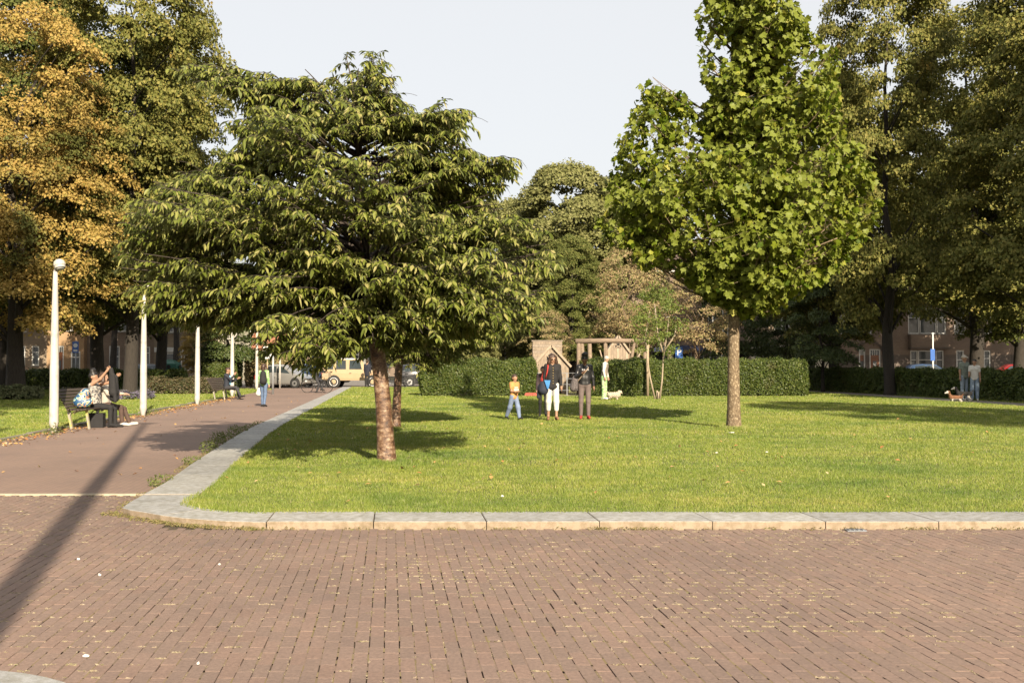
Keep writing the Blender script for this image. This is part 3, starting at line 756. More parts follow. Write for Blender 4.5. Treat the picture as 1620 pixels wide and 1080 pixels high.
tree('gold', 18.8, 10.5, 0.82, 'golden tree outside the right edge near the plaza', GR_, rz=2.5)
tree('lindenB', 30.5, 14, 0.95, 'tall tree outside the right edge behind the right path', GR_, rz=2.5)
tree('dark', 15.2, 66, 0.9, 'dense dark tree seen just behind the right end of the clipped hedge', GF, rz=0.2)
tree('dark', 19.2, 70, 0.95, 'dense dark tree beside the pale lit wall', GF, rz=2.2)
tree('far', 4.9, 84, 1.0, 'tall rounded pale green tree in the centre of the far end', GF, rz=1.0, sz=0.94)
tree('far', -1.0, 92, 0.86, 'pale thin tree showing beside the tip of the cherry crown', GF, rz=2.6)
tree('far', 9.2, 90, 0.92, 'pale green tree behind the foliage of the plane tree', GF, rz=3.9)
tree('lindenB', 4.4, 74, 0.52, 'dark green tree under the tall rounded far tree', GF, rz=0.4)
tree('far', -3.2, 72, 0.45, 'small leafy tree behind the left clipped hedge', GF, rz=5.1)
tree('dark', -5.2, 76, 0.8, 'small dark tree behind the parked bicycles', GF, rz=5.5)
tree('far', -8.5, 88, 0.6, 'pale tree behind the cream off-road car', GF, rz=2.0)
tree('brown', 7.0, 60, 0.95, 'autumn brown tree behind the log swing frame', 'autumn brown trees by the playground', rz=0.4, sz=1.03)
tree('brown', 10.9, 58, 0.86, 'autumn brown tree with a straight pale trunk beyond the hedge', 'autumn brown trees by the playground', rz=2.0, sz=0.86)
tree('brown', 2.4, 64, 0.6, 'low reddish brown tree behind the playhouse tower', 'autumn brown trees by the playground', rz=3.0, sz=0.6)
tree('brown', 9.0, 66, 1.05, 'rusty brown tree between the young green tree and the plane tree', 'autumn brown trees by the playground', rz=4.0, sz=1.0)
tree('gold', -22.5, 72, 0.32, 'small autumn shrub-tree beside the far lamp posts', GF, rz=0.7)
for i, (x, y, w) in enumerate([(24, 80, 'standing before the arched double doorway'), (30.5, 81, 'standing before the white bay window'), (37, 80, 'behind the couple, before the brick terrace'), (43.5, 79, 'at the far right edge, before the brick terrace'), (50, 78, 'beyond the right edge of the picture')]):  # trees added here to keep the sun off the house fronts
    tree('high', x, y, 0.95, 'high-crowned tree added for shade, ' + w, 'trees added to shade the right row of houses')
for i, (x, y, w) in enumerate([(-55, 80, 'beyond the left edge before the tan house'), (-48, 81, 'before the tan house at the far left'), (-42.5, 80, 'between the tan and the orange house'), (-32.5, 81, 'before the grey-brown house'), (-27, 80, 'before the dark shop window')]):  # trees added to shade the left fronts, leaving the orange house in sun
    tree('high', x, y, 0.95, 'high-crowned tree added for shade, ' + w, 'trees added to shade the left row of houses')
tree('lindenB', 14, 102, 0.9, 'background tree over the roof of the house with white slats', GF)
tree('lindenA', -14, 110, 0.7, 'background tree far down the side street', GF)

# ---- cherry: layered boughs, drooping leaves
CH = G(612, 732, LZ)
SC = F / CH.y
def cl(px, py): return ((px - 612) / SC, (577 - py) / SC + 1.38)
OUTL = [(262, 108), (296, 84), (322, 98), (350, 90), (384, 76), (404, 104), (432, 110), (452, 128), (480, 104), (505, 120), (528, 112), (536, 66), (552, 76), (574, 66), (606, 70), (612, 94), (630, 126), (612, 140), (645, 152), (668, 168), (694, 150), (718, 170), (764, 158), (738, 190), (756, 208), (735, 222), (768, 240), (800, 250), (830, 242), (812, 262), (848, 274), (800, 290), (776, 312), (820, 330), (848, 352), (878, 358), (866, 384), (902, 400), (880, 424), (890, 452), (862, 470), (868, 520), (836, 512), (806, 548), (772, 522), (742, 530), (700, 545), (655, 548), (640, 556), (600, 556), (560, 572), (500, 592), (455, 584), (430, 556), (408, 568), (386, 520), (350, 548), (330, 512), (296, 516), (270, 530), (250, 498), (218, 500), (214, 466), (176, 440), (196, 412), (168, 390), (200, 356), (180, 320), (226, 300), (232, 280), (268, 262), (300, 276), (332, 250), (356, 236), (372, 210), (350, 196), (386, 180), (366, 150), (338, 134), (300, 128)]
OUTW = [cl(*p) for p in OUTL]
CBARK = nt('bark_cherry'); m, t, b = CBARK
tc = t.nodes.new('ShaderNodeTexCoord')
n1 = noise(t, 8, 8, 0.75, vec=tc.outputs['Object'], stretch=(1, 1, 1.8)); n2 = noise(t, 30, 5, 0.7, vec=tc.outputs['Object'], stretch=(1, 1, 2.0))
r1 = ramp(t, [(0.40, (0.04, 0.020, 0.012)), (0.47, (0.12, 0.062, 0.034)), (0.54, (0.20, 0.125, 0.075)), (0.62, (0.33, 0.26, 0.185))]); t.links.new(n1.outputs[0], r1.inputs[0])
r2 = ramp(t, [(0.35, (0.55, 0.5, 0.45)), (0.7, (1.25, 1.2, 1.15))]); t.links.new(n2.outputs[0], r2.inputs[0])
t.links.new(mix(t, r1.outputs[0], r2.outputs[0], 1, 'MULTIPLY'), b.inputs['Base Color'])
b.inputs['Roughness'].default_value = 0.42; bump(t, b, n1.outputs[0], 0.9, 0.02); CBARK = m
CLEAF = leaf_mat('leaf_cherry', [(0.075, 0.10, 0.012), (0.125, 0.155, 0.020), (0.195, 0.22, 0.036), (0.27, 0.285, 0.07), (0.38, 0.34, 0.13)], 0.22, 0.5, spec=0.25, back=(0.20, 0.235, 0.08))  # the palest stops put leaf highlights into the colour
cr = random.Random(11); cq = np.random.default_rng(11)
def curved_leaves(P, Dv, L, Wd, q):
    """P bases, Dv unit directions; leaf folded on the midrib and bowed down: 7 verts 6 faces"""
    n = len(P); up = np.array([0, 0, 1.0])
    S = np.cross(Dv, up) + q.normal(size=(n, 3)) * 0.35; S /= np.linalg.norm(S, axis=1)[:, None] + 1e-9
    Nn = np.cross(S, Dv); Nn /= np.linalg.norm(Nn, axis=1)[:, None] + 1e-9
    L = L[:, None]; Wd = Wd[:, None]; dr = q.uniform(0.12, 0.32, n)[:, None] * L
    c1 = P + Dv * L * 0.40 - up * dr * 0.25; c2 = P + Dv * L * 0.72 - up * dr * 0.62; tip = P + Dv * L - up * dr * 1.25
    V = np.stack([P, c1 - S * Wd * .5 + Nn * Wd * .16, c1, c1 + S * Wd * .5 + Nn * Wd * .16, c2 - S * Wd * .38 + Nn * Wd * .12, c2, c2 + S * Wd * .38 + Nn * Wd * .12, tip], 1)
    f = np.array([[0, 2, 1, 1], [0, 3, 2, 2]]);
    tri = np.array([[0, 2, 1], [0, 3, 2], [1, 2, 5], [1, 5, 4], [2, 3, 6], [2, 6, 5], [4, 5, 7], [5, 6, 7]])
    return V.reshape(-1, 3), (tri[None] + (np.arange(n) * 8)[:, None, None]).reshape(-1, 3)
def cherry():
    wood = MB()
    tr = [(0.0, 0, -0.1), (0.0, 0, 0.05), (-0.02, 0, 0.35), (-0.05, 0, 0.8), (-0.10, 0.02, 1.25), (-0.17, 0.03, 1.8), (-0.25, 0.05, 2.4), (-0.34, 0.1, 3.1), (-0.42, 0.1, 3.8), (-0.42, 0.1, 4.6), (-0.38, .1, 5.4)]
    wood.tube(tr, [0.19, 0.145, 0.125, 0.115, 0.108, 0.105, 0.085, 0.065, 0.05, 0.032, 0.012], 14, wob=0.07, rng=cr)
    def trunk_at(h): return Vector((np.interp(h, [p[2] for p in tr], [p[0] for p in tr]), np.interp(h, [p[2] for p in tr], [p[1] for p in tr]), h))
    P, Dv, LL, WW = [], [], [], []
    def inside(p, up_=0.0):
        f = CH.y / (CH.y + p.y); return inpoly(p.x * f + CH.x * (f - 1), (p.z + up_ - 1.38) * f + 1.38, OUTW)
    def bough(tip, h0, r0=0.035, dens=1.0):
        a = trunk_at(h0); L = (tip - a).length
        mid = a.lerp(tip, 0.5) + Vector((0, 0, (0.10 if tip.z > 2.4 else 0.2) * L)) + Vector((cr.uniform(-.1, .1), cr.uniform(-.1, .1), 0)) * L
        pts = bez(a, mid, tip, 12)
        while len(pts) > 5 and not inside(pts[-1]): pts.pop()
        NP = len(pts) - 1
        wood.tube(pts, [r0 * (1 - 0.075 * i * 11 / NP) for i in range(NP + 1)], 6, 1, cap=False)
        ns = int((9 + L * 8) * dens)
        for i in range(ns):
            t = 0.28 + 0.72 * (i + cr.random()) / ns
            k = t * NP; j = min(NP - 1, int(k)); p = pts[j].lerp(pts[j + 1], k - j)
            d = (pts[j + 1] - pts[j]).normalized()
            side = 1 if i % 2 else -1
            ang = side * R(cr.uniform(25, 75)) * (1.1 - 0.5 * t)
            d2 = Matrix.Rotation(ang, 3, 'Z') @ Vector((d.x, d.y, 0)); d2.z = cr.uniform(-0.10, 0.40); d2.normalize()
            sl_ = cr.uniform(0.28, 0.62) * (1.15 - 0.4 * t)
            e = p + d2 * sl_ - Vector((0, 0, 0.24 * sl_))
            if not inside(e, 0.03) and cr.random() > 0.12: continue
            q0 = p.lerp(e, 0.6); fl = math.sin(q0.x * 2.1 + 1.7 * math.sin(q0.y * 1.3 + 1)) + math.sin(q0.z * 6.3 + 1.4 * math.sin(q0.x * 1.4) + q0.y * 0.9) * 1.3 + math.sin(q0.y * 2.7 + q0.z * 1.9)
            if fl < -0.75 and cr.random() > 0.15: continue
            sp = bez(p, p + d2 * sl_ * 0.55 + Vector((0, 0, 0.04)), e, 6)
            wood.tube(sp, [0.006, 0.005, 0.004, 0.004, 0.003, 0.003], 3, 1, cap=False)
            nl = int(sl_ / 0.029)
            for m_ in range(nl):
                tt = 0.12 + 0.9 * m_ / nl; kk = min(4.999, tt * 5); jj = int(kk); q = sp[jj].lerp(sp[jj + 1], kk - jj)
                dd = (sp[jj + 1] - sp[jj]).normalized(); sd_ = dd.cross(Vector((0, 0, 1))).normalized() * (1 if m_ % 2 else -1)
                v = dd * cr.uniform(0.15, 0.8) + sd_ * cr.uniform(0.2, 0.9) + Vector((0, 0, cr.uniform(-0.85, 0.12)))
                v.normalize(); P.append(tuple(q)); Dv.append(tuple(v)); LL.append(cr.uniform(0.07, 0.135)); WW.append(cr.uniform(0.032, 0.052))
    def h_for(tip): return max(1.75, min(4.6, tip.z - 0.35 * math.hypot(tip.x + 0.2, tip.y) + cr.uniform(-0.1, 0.3)))
    # tips on the outline
    n = len(OUTL)
    for i, (px, py) in enumerate(OUTL):
        x, h = cl(px, py); tip = Vector((x * 0.985, cr.uniform(-0.9, 0.9), h - 0.03)); bough(tip, h_for(tip), 0.03)
        x2, h2 = OUTW[(i + 1) % n]; xm, hm = (x + x2) / 2, (h + h2) / 2
        if abs(x2 - x) + abs(h2 - h) > 0.3:
            tip = Vector((xm * 0.94, cr.uniform(-1.2, 1.2), hm - 0.06 if hm > 3 else hm + 0.1)); bough(tip, h_for(tip), 0.025)
    cnt = 0
    while cnt < 170:
        x = cr.uniform(-3.9, 2.6); h = cr.uniform(1.9, 5.6)
        if not inpoly(x, h, OUTW): continue
        dm = min(math.hypot(x - a, h - b_) for a, b_ in OUTW); yy = min(2.9, 0.35 + dm * 2.0) * cr.choice((-1, -1, 1)) * cr.uniform(0.6, 1)
        tip = Vector((x, yy, h)); bough(tip, h_for(tip), 0.028); cnt += 1
    # low hanging skirt of the crown
    for k in range(64):
        i = cr.randrange(42, 61) ; px, py = OUTL[i]; x, h = cl(px + cr.uniform(-25, 25), py - 4)
        f = cr.uniform(0.35, 1.0); tip = Vector((x * f, cr.choice((-1, -1, 1)) * cr.uniform(0.2, 2.6) * (1.15 - 0.4 * f), h + cr.uniform(-0.02, 0.35)))
        bough(tip, cr.uniform(1.95, 2.5) if f > .5 else cr.uniform(1.9, 2.1), 0.022)
    P = np.array(P); Dv = np.array(Dv); LL = np.array(LL); WW = np.array(WW)
    # the crown is open in places: leaves are missing outside its outline and in hollows between the layers
    f = CH.y / (CH.y + P[:, 1]); xs_ = P[:, 0] * f + CH.x * (f - 1) * 1.0; zs_ = (P[:, 2] - 1.38) * f + 1.38
    keep = inpoly_np(xs_, zs_ - 0.02, [((x - 0) * 1.02, (h - 3.6) * 1.025 + 3.6) for x, h in OUTW])
    P, Dv, LL, WW = P[keep], Dv[keep], LL[keep], WW[keep]
    return wood.mesh('cherry_wood', [CBARK, M('twig_dark', (0.055, 0.04, 0.03), 0.8, 0.3, 10)], True), P, Dv, LL, WW
wood, P, Dv, LL, WW = cherry()
def leafy(root, P, Dv, LL, WW, mat, near_y, q):
    """300 of the leaves nearest the camera on the outside as single parts, the rest as one crown"""
    order = np.argsort(P[:, 1]); front = order[:1200]; pick = q.choice(front, 300, replace=False)
    mask = np.ones(len(P), bool); mask[pick] = False
    V, T = curved_leaves(P[mask], Dv[mask], LL[mask], WW[mask], q)
    crown = raw_mesh('crown', V, 3, T, mat)
    o = link('crown', crown, root); o['kind'] = 'stuff'
    for i in pick:
        V, T = curved_leaves(P[i:i + 1] * 0, Dv[i:i + 1], LL[i:i + 1], WW[i:i + 1], q)
        l = link('leaf', raw_mesh('leaf', V, 3, T, mat), root); l.location = P[i]
    return o
ch1 = empty('cherry_tree', CH, 0, 'broad cherry tree with layered drooping leaves and a sunlit peeling trunk in the lawn', 'tree', 'cherry trees on the lawn')
link('trunk', wood, ch1); crown_o = leafy(ch1, P, Dv, LL, WW, CLEAF, 0, cq)
c2 = G(626, 674, LZ)
ch2 = empty('cherry_tree', c2, R(150), 'second cherry tree standing in shade right behind the first one', 'tree', 'cherry trees on the lawn')
link('trunk', wood, ch2); o = link('crown', crown_o.data, ch2); o['kind'] = 'stuff'; ch2.scale = (0.82, 0.82, 0.95)

# ---- plane tree: upright cone of big lobed leaves
PL = G(1161, 677, LZ); SP = F / PL.y
PBARK = nt('bark_plane'); m, t, b = PBARK; tc = t.nodes.new('ShaderNodeTexCoord')
n1 = noise(t, 15, 6, 0.75, vec=tc.outputs['Object'], stretch=(1.6, 1.6, 1)); n2 = noise(t, 5, 4, vec=tc.outputs['Object'])
r1 = ramp(t, [(0.40, (0.085, 0.058, 0.034)), (0.52, (0.16, 0.115, 0.068)), (0.58, (0.22, 0.165, 0.105)), (0.64, (0.44, 0.37, 0.26))]); t.links.new(n1.outputs[0], r1.inputs[0])
r2 = ramp(t, [(0.3, (0.8, 0.8, 0.8)), (0.7, (1.15, 1.15, 1.1))]); t.links.new(n2.outputs[0], r2.inputs[0])
t.links.new(mix(t, r1.outputs[0], r2.outputs[0], 1, 'MULTIPLY'), b.inputs['Base Color']); b.inputs['Roughness'].default_value = 0.8; bump(t, b, n1.outputs[0], 0.6, 0.015); PBARK = m
PLEAF = leaf_mat('leaf_plane', [(0.07, 0.115, 0.006), (0.115, 0.17, 0.010), (0.18, 0.235, 0.016), (0.28, 0.315, 0.032), (0.44, 0.42, 0.08)], 0.3, 0.5, patch=((0.45, 0.38, 0.09), 0.68, 0.76), patch_scale=0.9, back=(0.22, 0.26, 0.04), spec=0.22)
def pw(px, py): return ((px - 1161) / SP, (577 - py) / SP + 1.38)
PO = [(1150, -230), (1200, -235), (1250, -140), (1268, -40), (1272, 20), (1300, 60), (1326, 75), (1325, 150), (1340, 185), (1375, 245), (1388, 330), (1375, 372), (1340, 395), (1322, 425), (1280, 458), (1225, 492), (1180, 500), (1140, 478), (1105, 455), (1075, 430), (1040, 418), (1020, 425), (1010, 392), (985, 388), (945, 352), (962, 300), (972, 262), (985, 210), (1010, 168), (1015, 108), (1035, 108), (1045, 130), (1088, 140), (1100, 158), (1112, 190), (1128, 150), (1112, 100), (1098, 55), (1112, 10), (1115, -60), (1125, -150)]
POW = [pw(*p) for p in PO]
STAR = np.array([(0, 0, 0), (0, 0.10, 0), (-0.30, 0.08, .02), (-0.50, 0.26, .05), (-0.37, 0.42, .0), (-0.50, 0.72, .06), (-0.24, 0.70, .0), (0, 1.0, -.08), (0.24, 0.70, 0), (0.50, 0.72, .06), (0.37, 0.42, 0), (0.50, 0.26, .05), (0.30, 0.08, .02)])
STAR[0] = (0, 0.42, -0.05)
def star_leaves(P, N, U, S):
    Rt = np.cross(U, N); n = len(P)
    V = P[:, None] + S[:, None, None] * (STAR[None, :, 0:1] * Rt[:, None] + STAR[None, :, 1:2] * U[:, None] + STAR[None, :, 2:3] * N[:, None])
    f = np.array([[0, i, i + 1 if i < 12 else 1] for i in range(1, 13)])
    return V.reshape(-1, 3), (f[None] + (np.arange(n) * 13)[:, None, None]).reshape(-1, 3)
def plane_tree():
    pr = random.Random(21); q = np.random.default_rng(21); wood = MB()
    top = 11.9
    wood.tube([(0, 0, -0.1), (0, 0, 0.0), (0, 0, 0.45), (0, 0, 1.5), (0.02, 0, 2.8), (0.05, 0, 4.5), (0.0, 0.05, 7), (0.05, 0, 9.5), (0.0, 0, top)], [0.19, 0.175, 0.145, 0.128, 0.118, 0.09, 0.065, 0.04, 0.01], 16, wob=0.05, rng=pr)
    # pale low branch stubs seen below the crown
    P, N, U, S = [], [], [], []
    POX = [(x * 1.03, h) for x, h in POW]
    def inp(p):
        f = PL.y / (PL.y + p.y); return inpoly(p.x * f + PL.x * (f - 1), (p.z - 1.38) * f + 1.38, POX)
    def spray(c, out, n, rad):
        for _ in range(n):
            d = Vector((pr.gauss(0, 1), pr.gauss(0, 1), pr.gauss(0, 1))).normalized() * rad * pr.random() ** 0.5
            nn = Vector((out.x, out.y, 0)) * 0.7 + d.normalized() * 0.6 + Vector((0.0, 0.0, 0.35)) + Vector((pr.gauss(0, 1), pr.gauss(0, 1), pr.gauss(0, .9)))
            nn.normalize(); u = (Vector((0, 0, -1)) * 0.9 + Vector((pr.gauss(0, .6), pr.gauss(0, .6), pr.gauss(0, .3)))); u = (u - nn * u.dot(nn)).normalized()
            P.append(tuple(c + d)); N.append(tuple(nn)); U.append(tuple(u)); S.append(pr.uniform(0.085, 0.19))
    def bough(tip, h0, r0=0.03):
        a = Vector((0, 0, h0)); L = (tip - a).length
        mid = a.lerp(tip, 0.55) - Vector((0, 0, 0.10 * L))
        pts = bez(a, mid, tip, 10)
        while len(pts) > 4 and not inp(pts[-1]): pts.pop()
        NP = len(pts) - 1; wood.tube(pts, [r0 * (1 - 0.85 * i / NP) for i in range(NP + 1)], 5, cap=False)
        ns = int(5 + L * 6.5)
        for i in range(ns):
            t = 0.25 + 0.77 * i / ns; k = min(NP - .01, t * NP); j = int(k); p = pts[j].lerp(pts[j + 1], k - j)
            e = p + Vector((pr.gauss(0, .22), pr.gauss(0, .22), pr.gauss(0.06, .16))) * (1.0 if t < 0.9 else 0.4)
            if not inp(e): continue
            wood.tube([p, e], [0.006, 0.003], 3, cap=False)
            spray(e, Vector((tip.x, tip.y, 0)).normalized(), pr.randint(9, 16), 0.20)
    def h0(tip): return max(2.7, min(top - 1.2, tip.z - 0.85 * math.hypot(tip.x, tip.y) + pr.uniform(-0.1, 0.4)))
    n = len(PO)
    for i in range(n):
        x, h = POW[i]; tip = Vector((x * 0.97, pr.uniform(-.6, .6), h)); bough(tip, h0(tip))
        x2, h2 = POW[(i + 1) % n]; L = math.hypot(x2 - x, h2 - h)
        if L > 0.45:
            tip = Vector(((x + x2) / 2 * 0.95, pr.uniform(-.8, .8), (h + h2) / 2)); bough(tip, h0(tip))
    c = 0
    while c < 120:
        x = pr.uniform(-3, 3.1); h = pr.uniform(2.8, 12)
        if not inpoly(x, h, POW): continue
        dm = min(math.hypot(x - a, h - b_) for a, b_ in POW); yy = min(2.6, 0.4 + dm * 1.7) * pr.choice((-1, -1, 1)) * pr.uniform(0.55, 1)
        tip = Vector((x, yy, h)); bough(tip, h0(tip), 0.026); c += 1
    # bare ends that show under the crown
    for a, b_, r in (((0, 0, 2.55), (-0.62, -0.3, 3.0), 0.022), ((0, 0, 2.75), (0.75, -0.3, 3.02), 0.016), ((0.02, 0, 3.4), (2.0, -1.0, 4.1), 0.024)):
        wood.tube(bez(a, (Vector(a) + Vector(b_)) / 2 + Vector((0, 0, -0.06)), b_, 5), [r, r * .9, r * .8, r * .7, r * .5], 6)
    P, N, U, S = map(np.array, (P, N, U, S))
    f = PL.y / (PL.y + P[:, 1]); xs_ = P[:, 0] * f + PL.x * (f - 1); zs_ = (P[:, 2] - 1.38) * f + 1.38
    k = inpoly_np(xs_, zs_ - 0.02, [(x * 1.045, h) for x, h in POW]) & ((np.sin(P[:, 0] * 2.6 + 1) + np.sin(P[:, 2] * 2.9 + 1.2 * np.sin(P[:, 0] * 1.9)) + np.sin(P[:, 1] * 2.9 + P[:, 2] * 1.3) > -0.75) | (q.uniform(size=len(P)) < 0.2))
    return wood.mesh('plane_wood', PBARK, True), P[k], N[k], U[k], S[k], q
pwood, P, N, U, S, q = plane_tree()
pt = empty('plane_tree', PL, 0, 'tall young plane tree with big lobed leaves and a straight speckled trunk', 'tree')
link('trunk', pwood, pt)
order = np.argsort(P[:, 1]); order = order[P[order, 2] < 9.6]; pick = q.choice(order[:2200], 300, replace=False); mask = np.ones(len(P), bool); mask[pick] = False
V, T = star_leaves(P[mask], N[mask], U[mask], S[mask])
o = link('crown', raw_mesh('crown', V, 3, T, PLEAF), pt); o['kind'] = 'stuff'
for i in pick:
    V, T = star_leaves(P[i:i + 1] * 0, N[i:i + 1], U[i:i + 1], S[i:i + 1]); l = link('leaf', raw_mesh('leaf', V, 3, T, PLEAF), pt); l.location = P[i]

# ---- young many-stemmed tree by the hedge
YT = G(1040, 631, LZ); yt = empty('young_tree', YT, 0, 'small young green tree with thin forked pale stems in front of the hedge', 'tree')
YB = M('bark_young', (0.42, 0.34, 0.24), 0.8, 0.3, 20)
for pts in ([(-.1, 0, 0), (-0.3, 0, 0.9), (-0.42, 0, 1.7), (-0.5, 0, 2.5), (-.3, 0, 3.6)], [(0.1, 0, 0), (0.2, 0, 0.8), (0.25, 0, 1.7), (0.35, 0, 2.3), (.5, 0, 3.4)], [(0.24, 0, 1.9), (0.05, .1, 2.6), (-.1, 0, 3.9)], [(0.24, 0, 1.9), (0.7, -.1, 2.6), (.8, 0, 3.1)],
            [(-.02, 0.05, 0), (0.0, 0.05, 0.35)], [(.02, -0.05, 0), (0.05, -0.05, 0.3)]):
    MB().tube(pts, [0.04 - 0.006 * i for i in range(len(pts))], 6).build('stem', YB, yt, True)
vs = []; q = np.random.default_rng(5)
for k in range(75):
    t = q.uniform(0, 1); a = q.uniform(0, 2 * PI); rr = 1.15 * math.sqrt(max(0.02, 1 - abs((t - .35) / .68) ** 2)) * q.uniform(.4, 1)
    vs.append(leafcloud((rr * math.cos(a), rr * math.sin(a), 1.9 + t * 2.8), (0.28, 0.28, 0.2), 45, 0.11, 0.5, 0.4, seed=k))
o = cloud_obj('crown', vs, YOUNG, yt); o['kind'] = 'stuff'

# ---- hedges
HEDGE = leaf_mat('hedge_leaf', [(0.05, 0.085, 0.014), (0.08, 0.12, 0.02), (0.12, 0.16, 0.03), (0.16, 0.18, 0.04)], 0.2, 0.45, patch=((0.16, 0.15, 0.05), 0.6, 0.75), patch_scale=0.8)
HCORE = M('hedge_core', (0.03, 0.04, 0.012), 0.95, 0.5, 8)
TWIG = M('hedge_twig', (0.12, 0.07, 0.04), 0.9, 0.4, 10)
def hedge(name, path_, w, h, dens, label, leaf=HEDGE, size=0.085, round_=0.35, cat='hedge', group=None, core=HCORE, bare=True):
    """hedge following path_ [(x,y)...]"""
    root = empty(name, (path_[0][0], path_[0][1], 0), 0, label, cat, group)
    q = np.random.default_rng(int(path_[0][0] * 10 + path_[0][1] * 7) % 9999)
    Ps, Ns = [], []
    core_b = MB()
    ox, oy = path_[0]
    for (x0, y0), (x1, y1) in zip(path_, path_[1:]):
        d = np.array([x1 - x0, y1 - y0]); L = np.linalg.norm(d); d /= L; nn = np.array([-d[1], d[0]])
        A = L * (2 * h + w) + 2 * w * h; n = int(A * dens)
        u = q.uniform(-0.12, L + 0.12, n); s = q.uniform(-(h + w / 2), h + w / 2, n)
        side = np.abs(s) > w / 2
        off = np.clip(s, -w / 2, w / 2); z = np.where(side, h - (np.abs(s) - w / 2), h)
        # rounded shoulders and lumps
        lump = 0.05 * np.sin(u * 3.1 + s * 2) + 0.04 * np.sin(u * 7.7 - z * 6) + q.normal(size=n) * 0.05
        sh = np.clip((np.abs(s) - (w / 2 - round_)) / (2 * round_), 0, 1); a = sh * PI / 2
        N = np.stack([nn[0] * np.sign(s) * np.sin(a), nn[1] * np.sign(s) * np.sin(a), np.cos(a)], 1)
        inset = 0.10 * np.sin(sh * PI)
        P = np.stack([x0 - ox + d[0] * u + nn[0] * off, y0 - oy + d[1] * u + nn[1] * off, z], 1) + N * (lump - inset)[:, None]
        k = (z > 0.03) & ~((z < 0.28) & (q.uniform(size=n) > z * 2.6 + 0.18))
        Ps.append(P[k]); Ns.append(N[k])
        for e, sg in ((0, -1), (L, 1)):             # the two ends
            m_ = int(w * h * dens * 1.2); o_ = q.uniform(-w / 2, w / 2, m_); zz = q.uniform(0.05, h, m_)
            bulge = 0.18 * np.cos(o_ / w * PI) * np.sin(zz / h * PI)
            Ps.append(np.stack([x0 - ox + d[0] * (e + sg * (.08 + bulge)) + nn[0] * o_, y0 - oy + d[1] * (e + sg * (.08 + bulge)) + nn[1] * o_, zz], 1) + q.normal(size=(m_, 3)) * 0.04)
            Ns.append(np.tile([d[0] * sg, d[1] * sg, 0.2], (m_, 1)))
        rz = math.atan2(d[1], d[0])
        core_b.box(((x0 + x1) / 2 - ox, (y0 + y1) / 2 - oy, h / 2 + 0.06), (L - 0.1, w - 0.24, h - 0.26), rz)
    o = cloud_obj('foliage', leaves_at(np.concatenate(Ps), np.concatenate(Ns), size, 0.55, q, 0.75), leaf, root); o['kind'] = 'stuff'
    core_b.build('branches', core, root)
    return root
hedge('hedge', [(-3.95, 45.6), (0.9, 45.6)], 1.2, 1.66, 1500, 'clipped green hedge with a rounded shaded end, left of the playhouse', group='clipped hedges round the playground')
hedge('hedge', [(3.3, 45.6), (13.2, 45.6)], 1.2, 1.66, 1400, 'long clipped green hedge crossed by the plane tree trunk', group='clipped hedges round the playground')
hedge('hedge', [(13.3, 46.6), (14.2, 60)], 1.0, 1.5, 700, 'shaded side hedge running back from the corner of the clipped hedge', size=0.12, group='clipped hedges round the playground')
hedge('hedge', [(16.6, 61), (19.6, 45), (23.2, 30)], 0.9, 1.22, 900, 'low dark hedge in tree shade along the right path', size=0.11)
HD2 = leaf_mat('ground_shrub', [(0.05, 0.055, 0.02), (0.10, 0.08, 0.035), (0.13, 0.10, 0.05), (0.06, 0.08, 0.02)], 0.15, 0.6)
LAV = leaf_mat('lavender', [(0.16, 0.13, 0.22), (0.10, 0.12, 0.07), (0.20, 0.16, 0.26), (0.12, 0.13, 0.08)], 0.15, 0.7)
SAGE = leaf_mat('sage', [(0.13, 0.15, 0.07), (0.18, 0.19, 0.09), (0.09, 0.12, 0.04)], 0.15, 0.7)
hedge('hedge', [(-34, 58), (-19.2, 58)], 1.0, 1.15, 420, 'dark low hedge in front of the left houses, behind the big trunks', size=0.13)
hedge('hedge', [(-18.3, 60), (-16.9, 60)], 1.4, 1.5, 700, 'short green block of hedge behind the second bench', size=0.11)
hedge('shrub', [(-18.5, 50.5), (-15.3, 50.5)], 1.2, 0.75, 500, 'brownish low shrub bed between the second and third lamp post', leaf=HD2, size=0.14, cat='shrub')
hedge('shrub', [(-25.5, 42.0), (-20.2, 42.0)], 1.5, 0.5, 500, 'grey-green low plants around the foot of the orange tree', leaf=SAGE, size=0.13, cat='shrub')
hedge('shrub', [(-17.9, 42.5), (-15.6, 42.5)], 1.0, 0.32, 700, 'patch of faded lavender behind the bench', leaf=LAV, size=0.10, cat='shrub')
hedge('shrub', [(-17.6, 67), (-14.6, 67)], 1.6, 2.3, 300, 'rusty autumn shrub beyond the far lamp posts', leaf=BROWN, size=0.16, cat='shrub')
hedge('shrub', [(-19.4, 64), (-17.7, 64)], 1.6, 2.6, 300, 'tall green shrub behind the post with the round ring', leaf=DARKG, size=0.16, cat='shrub')

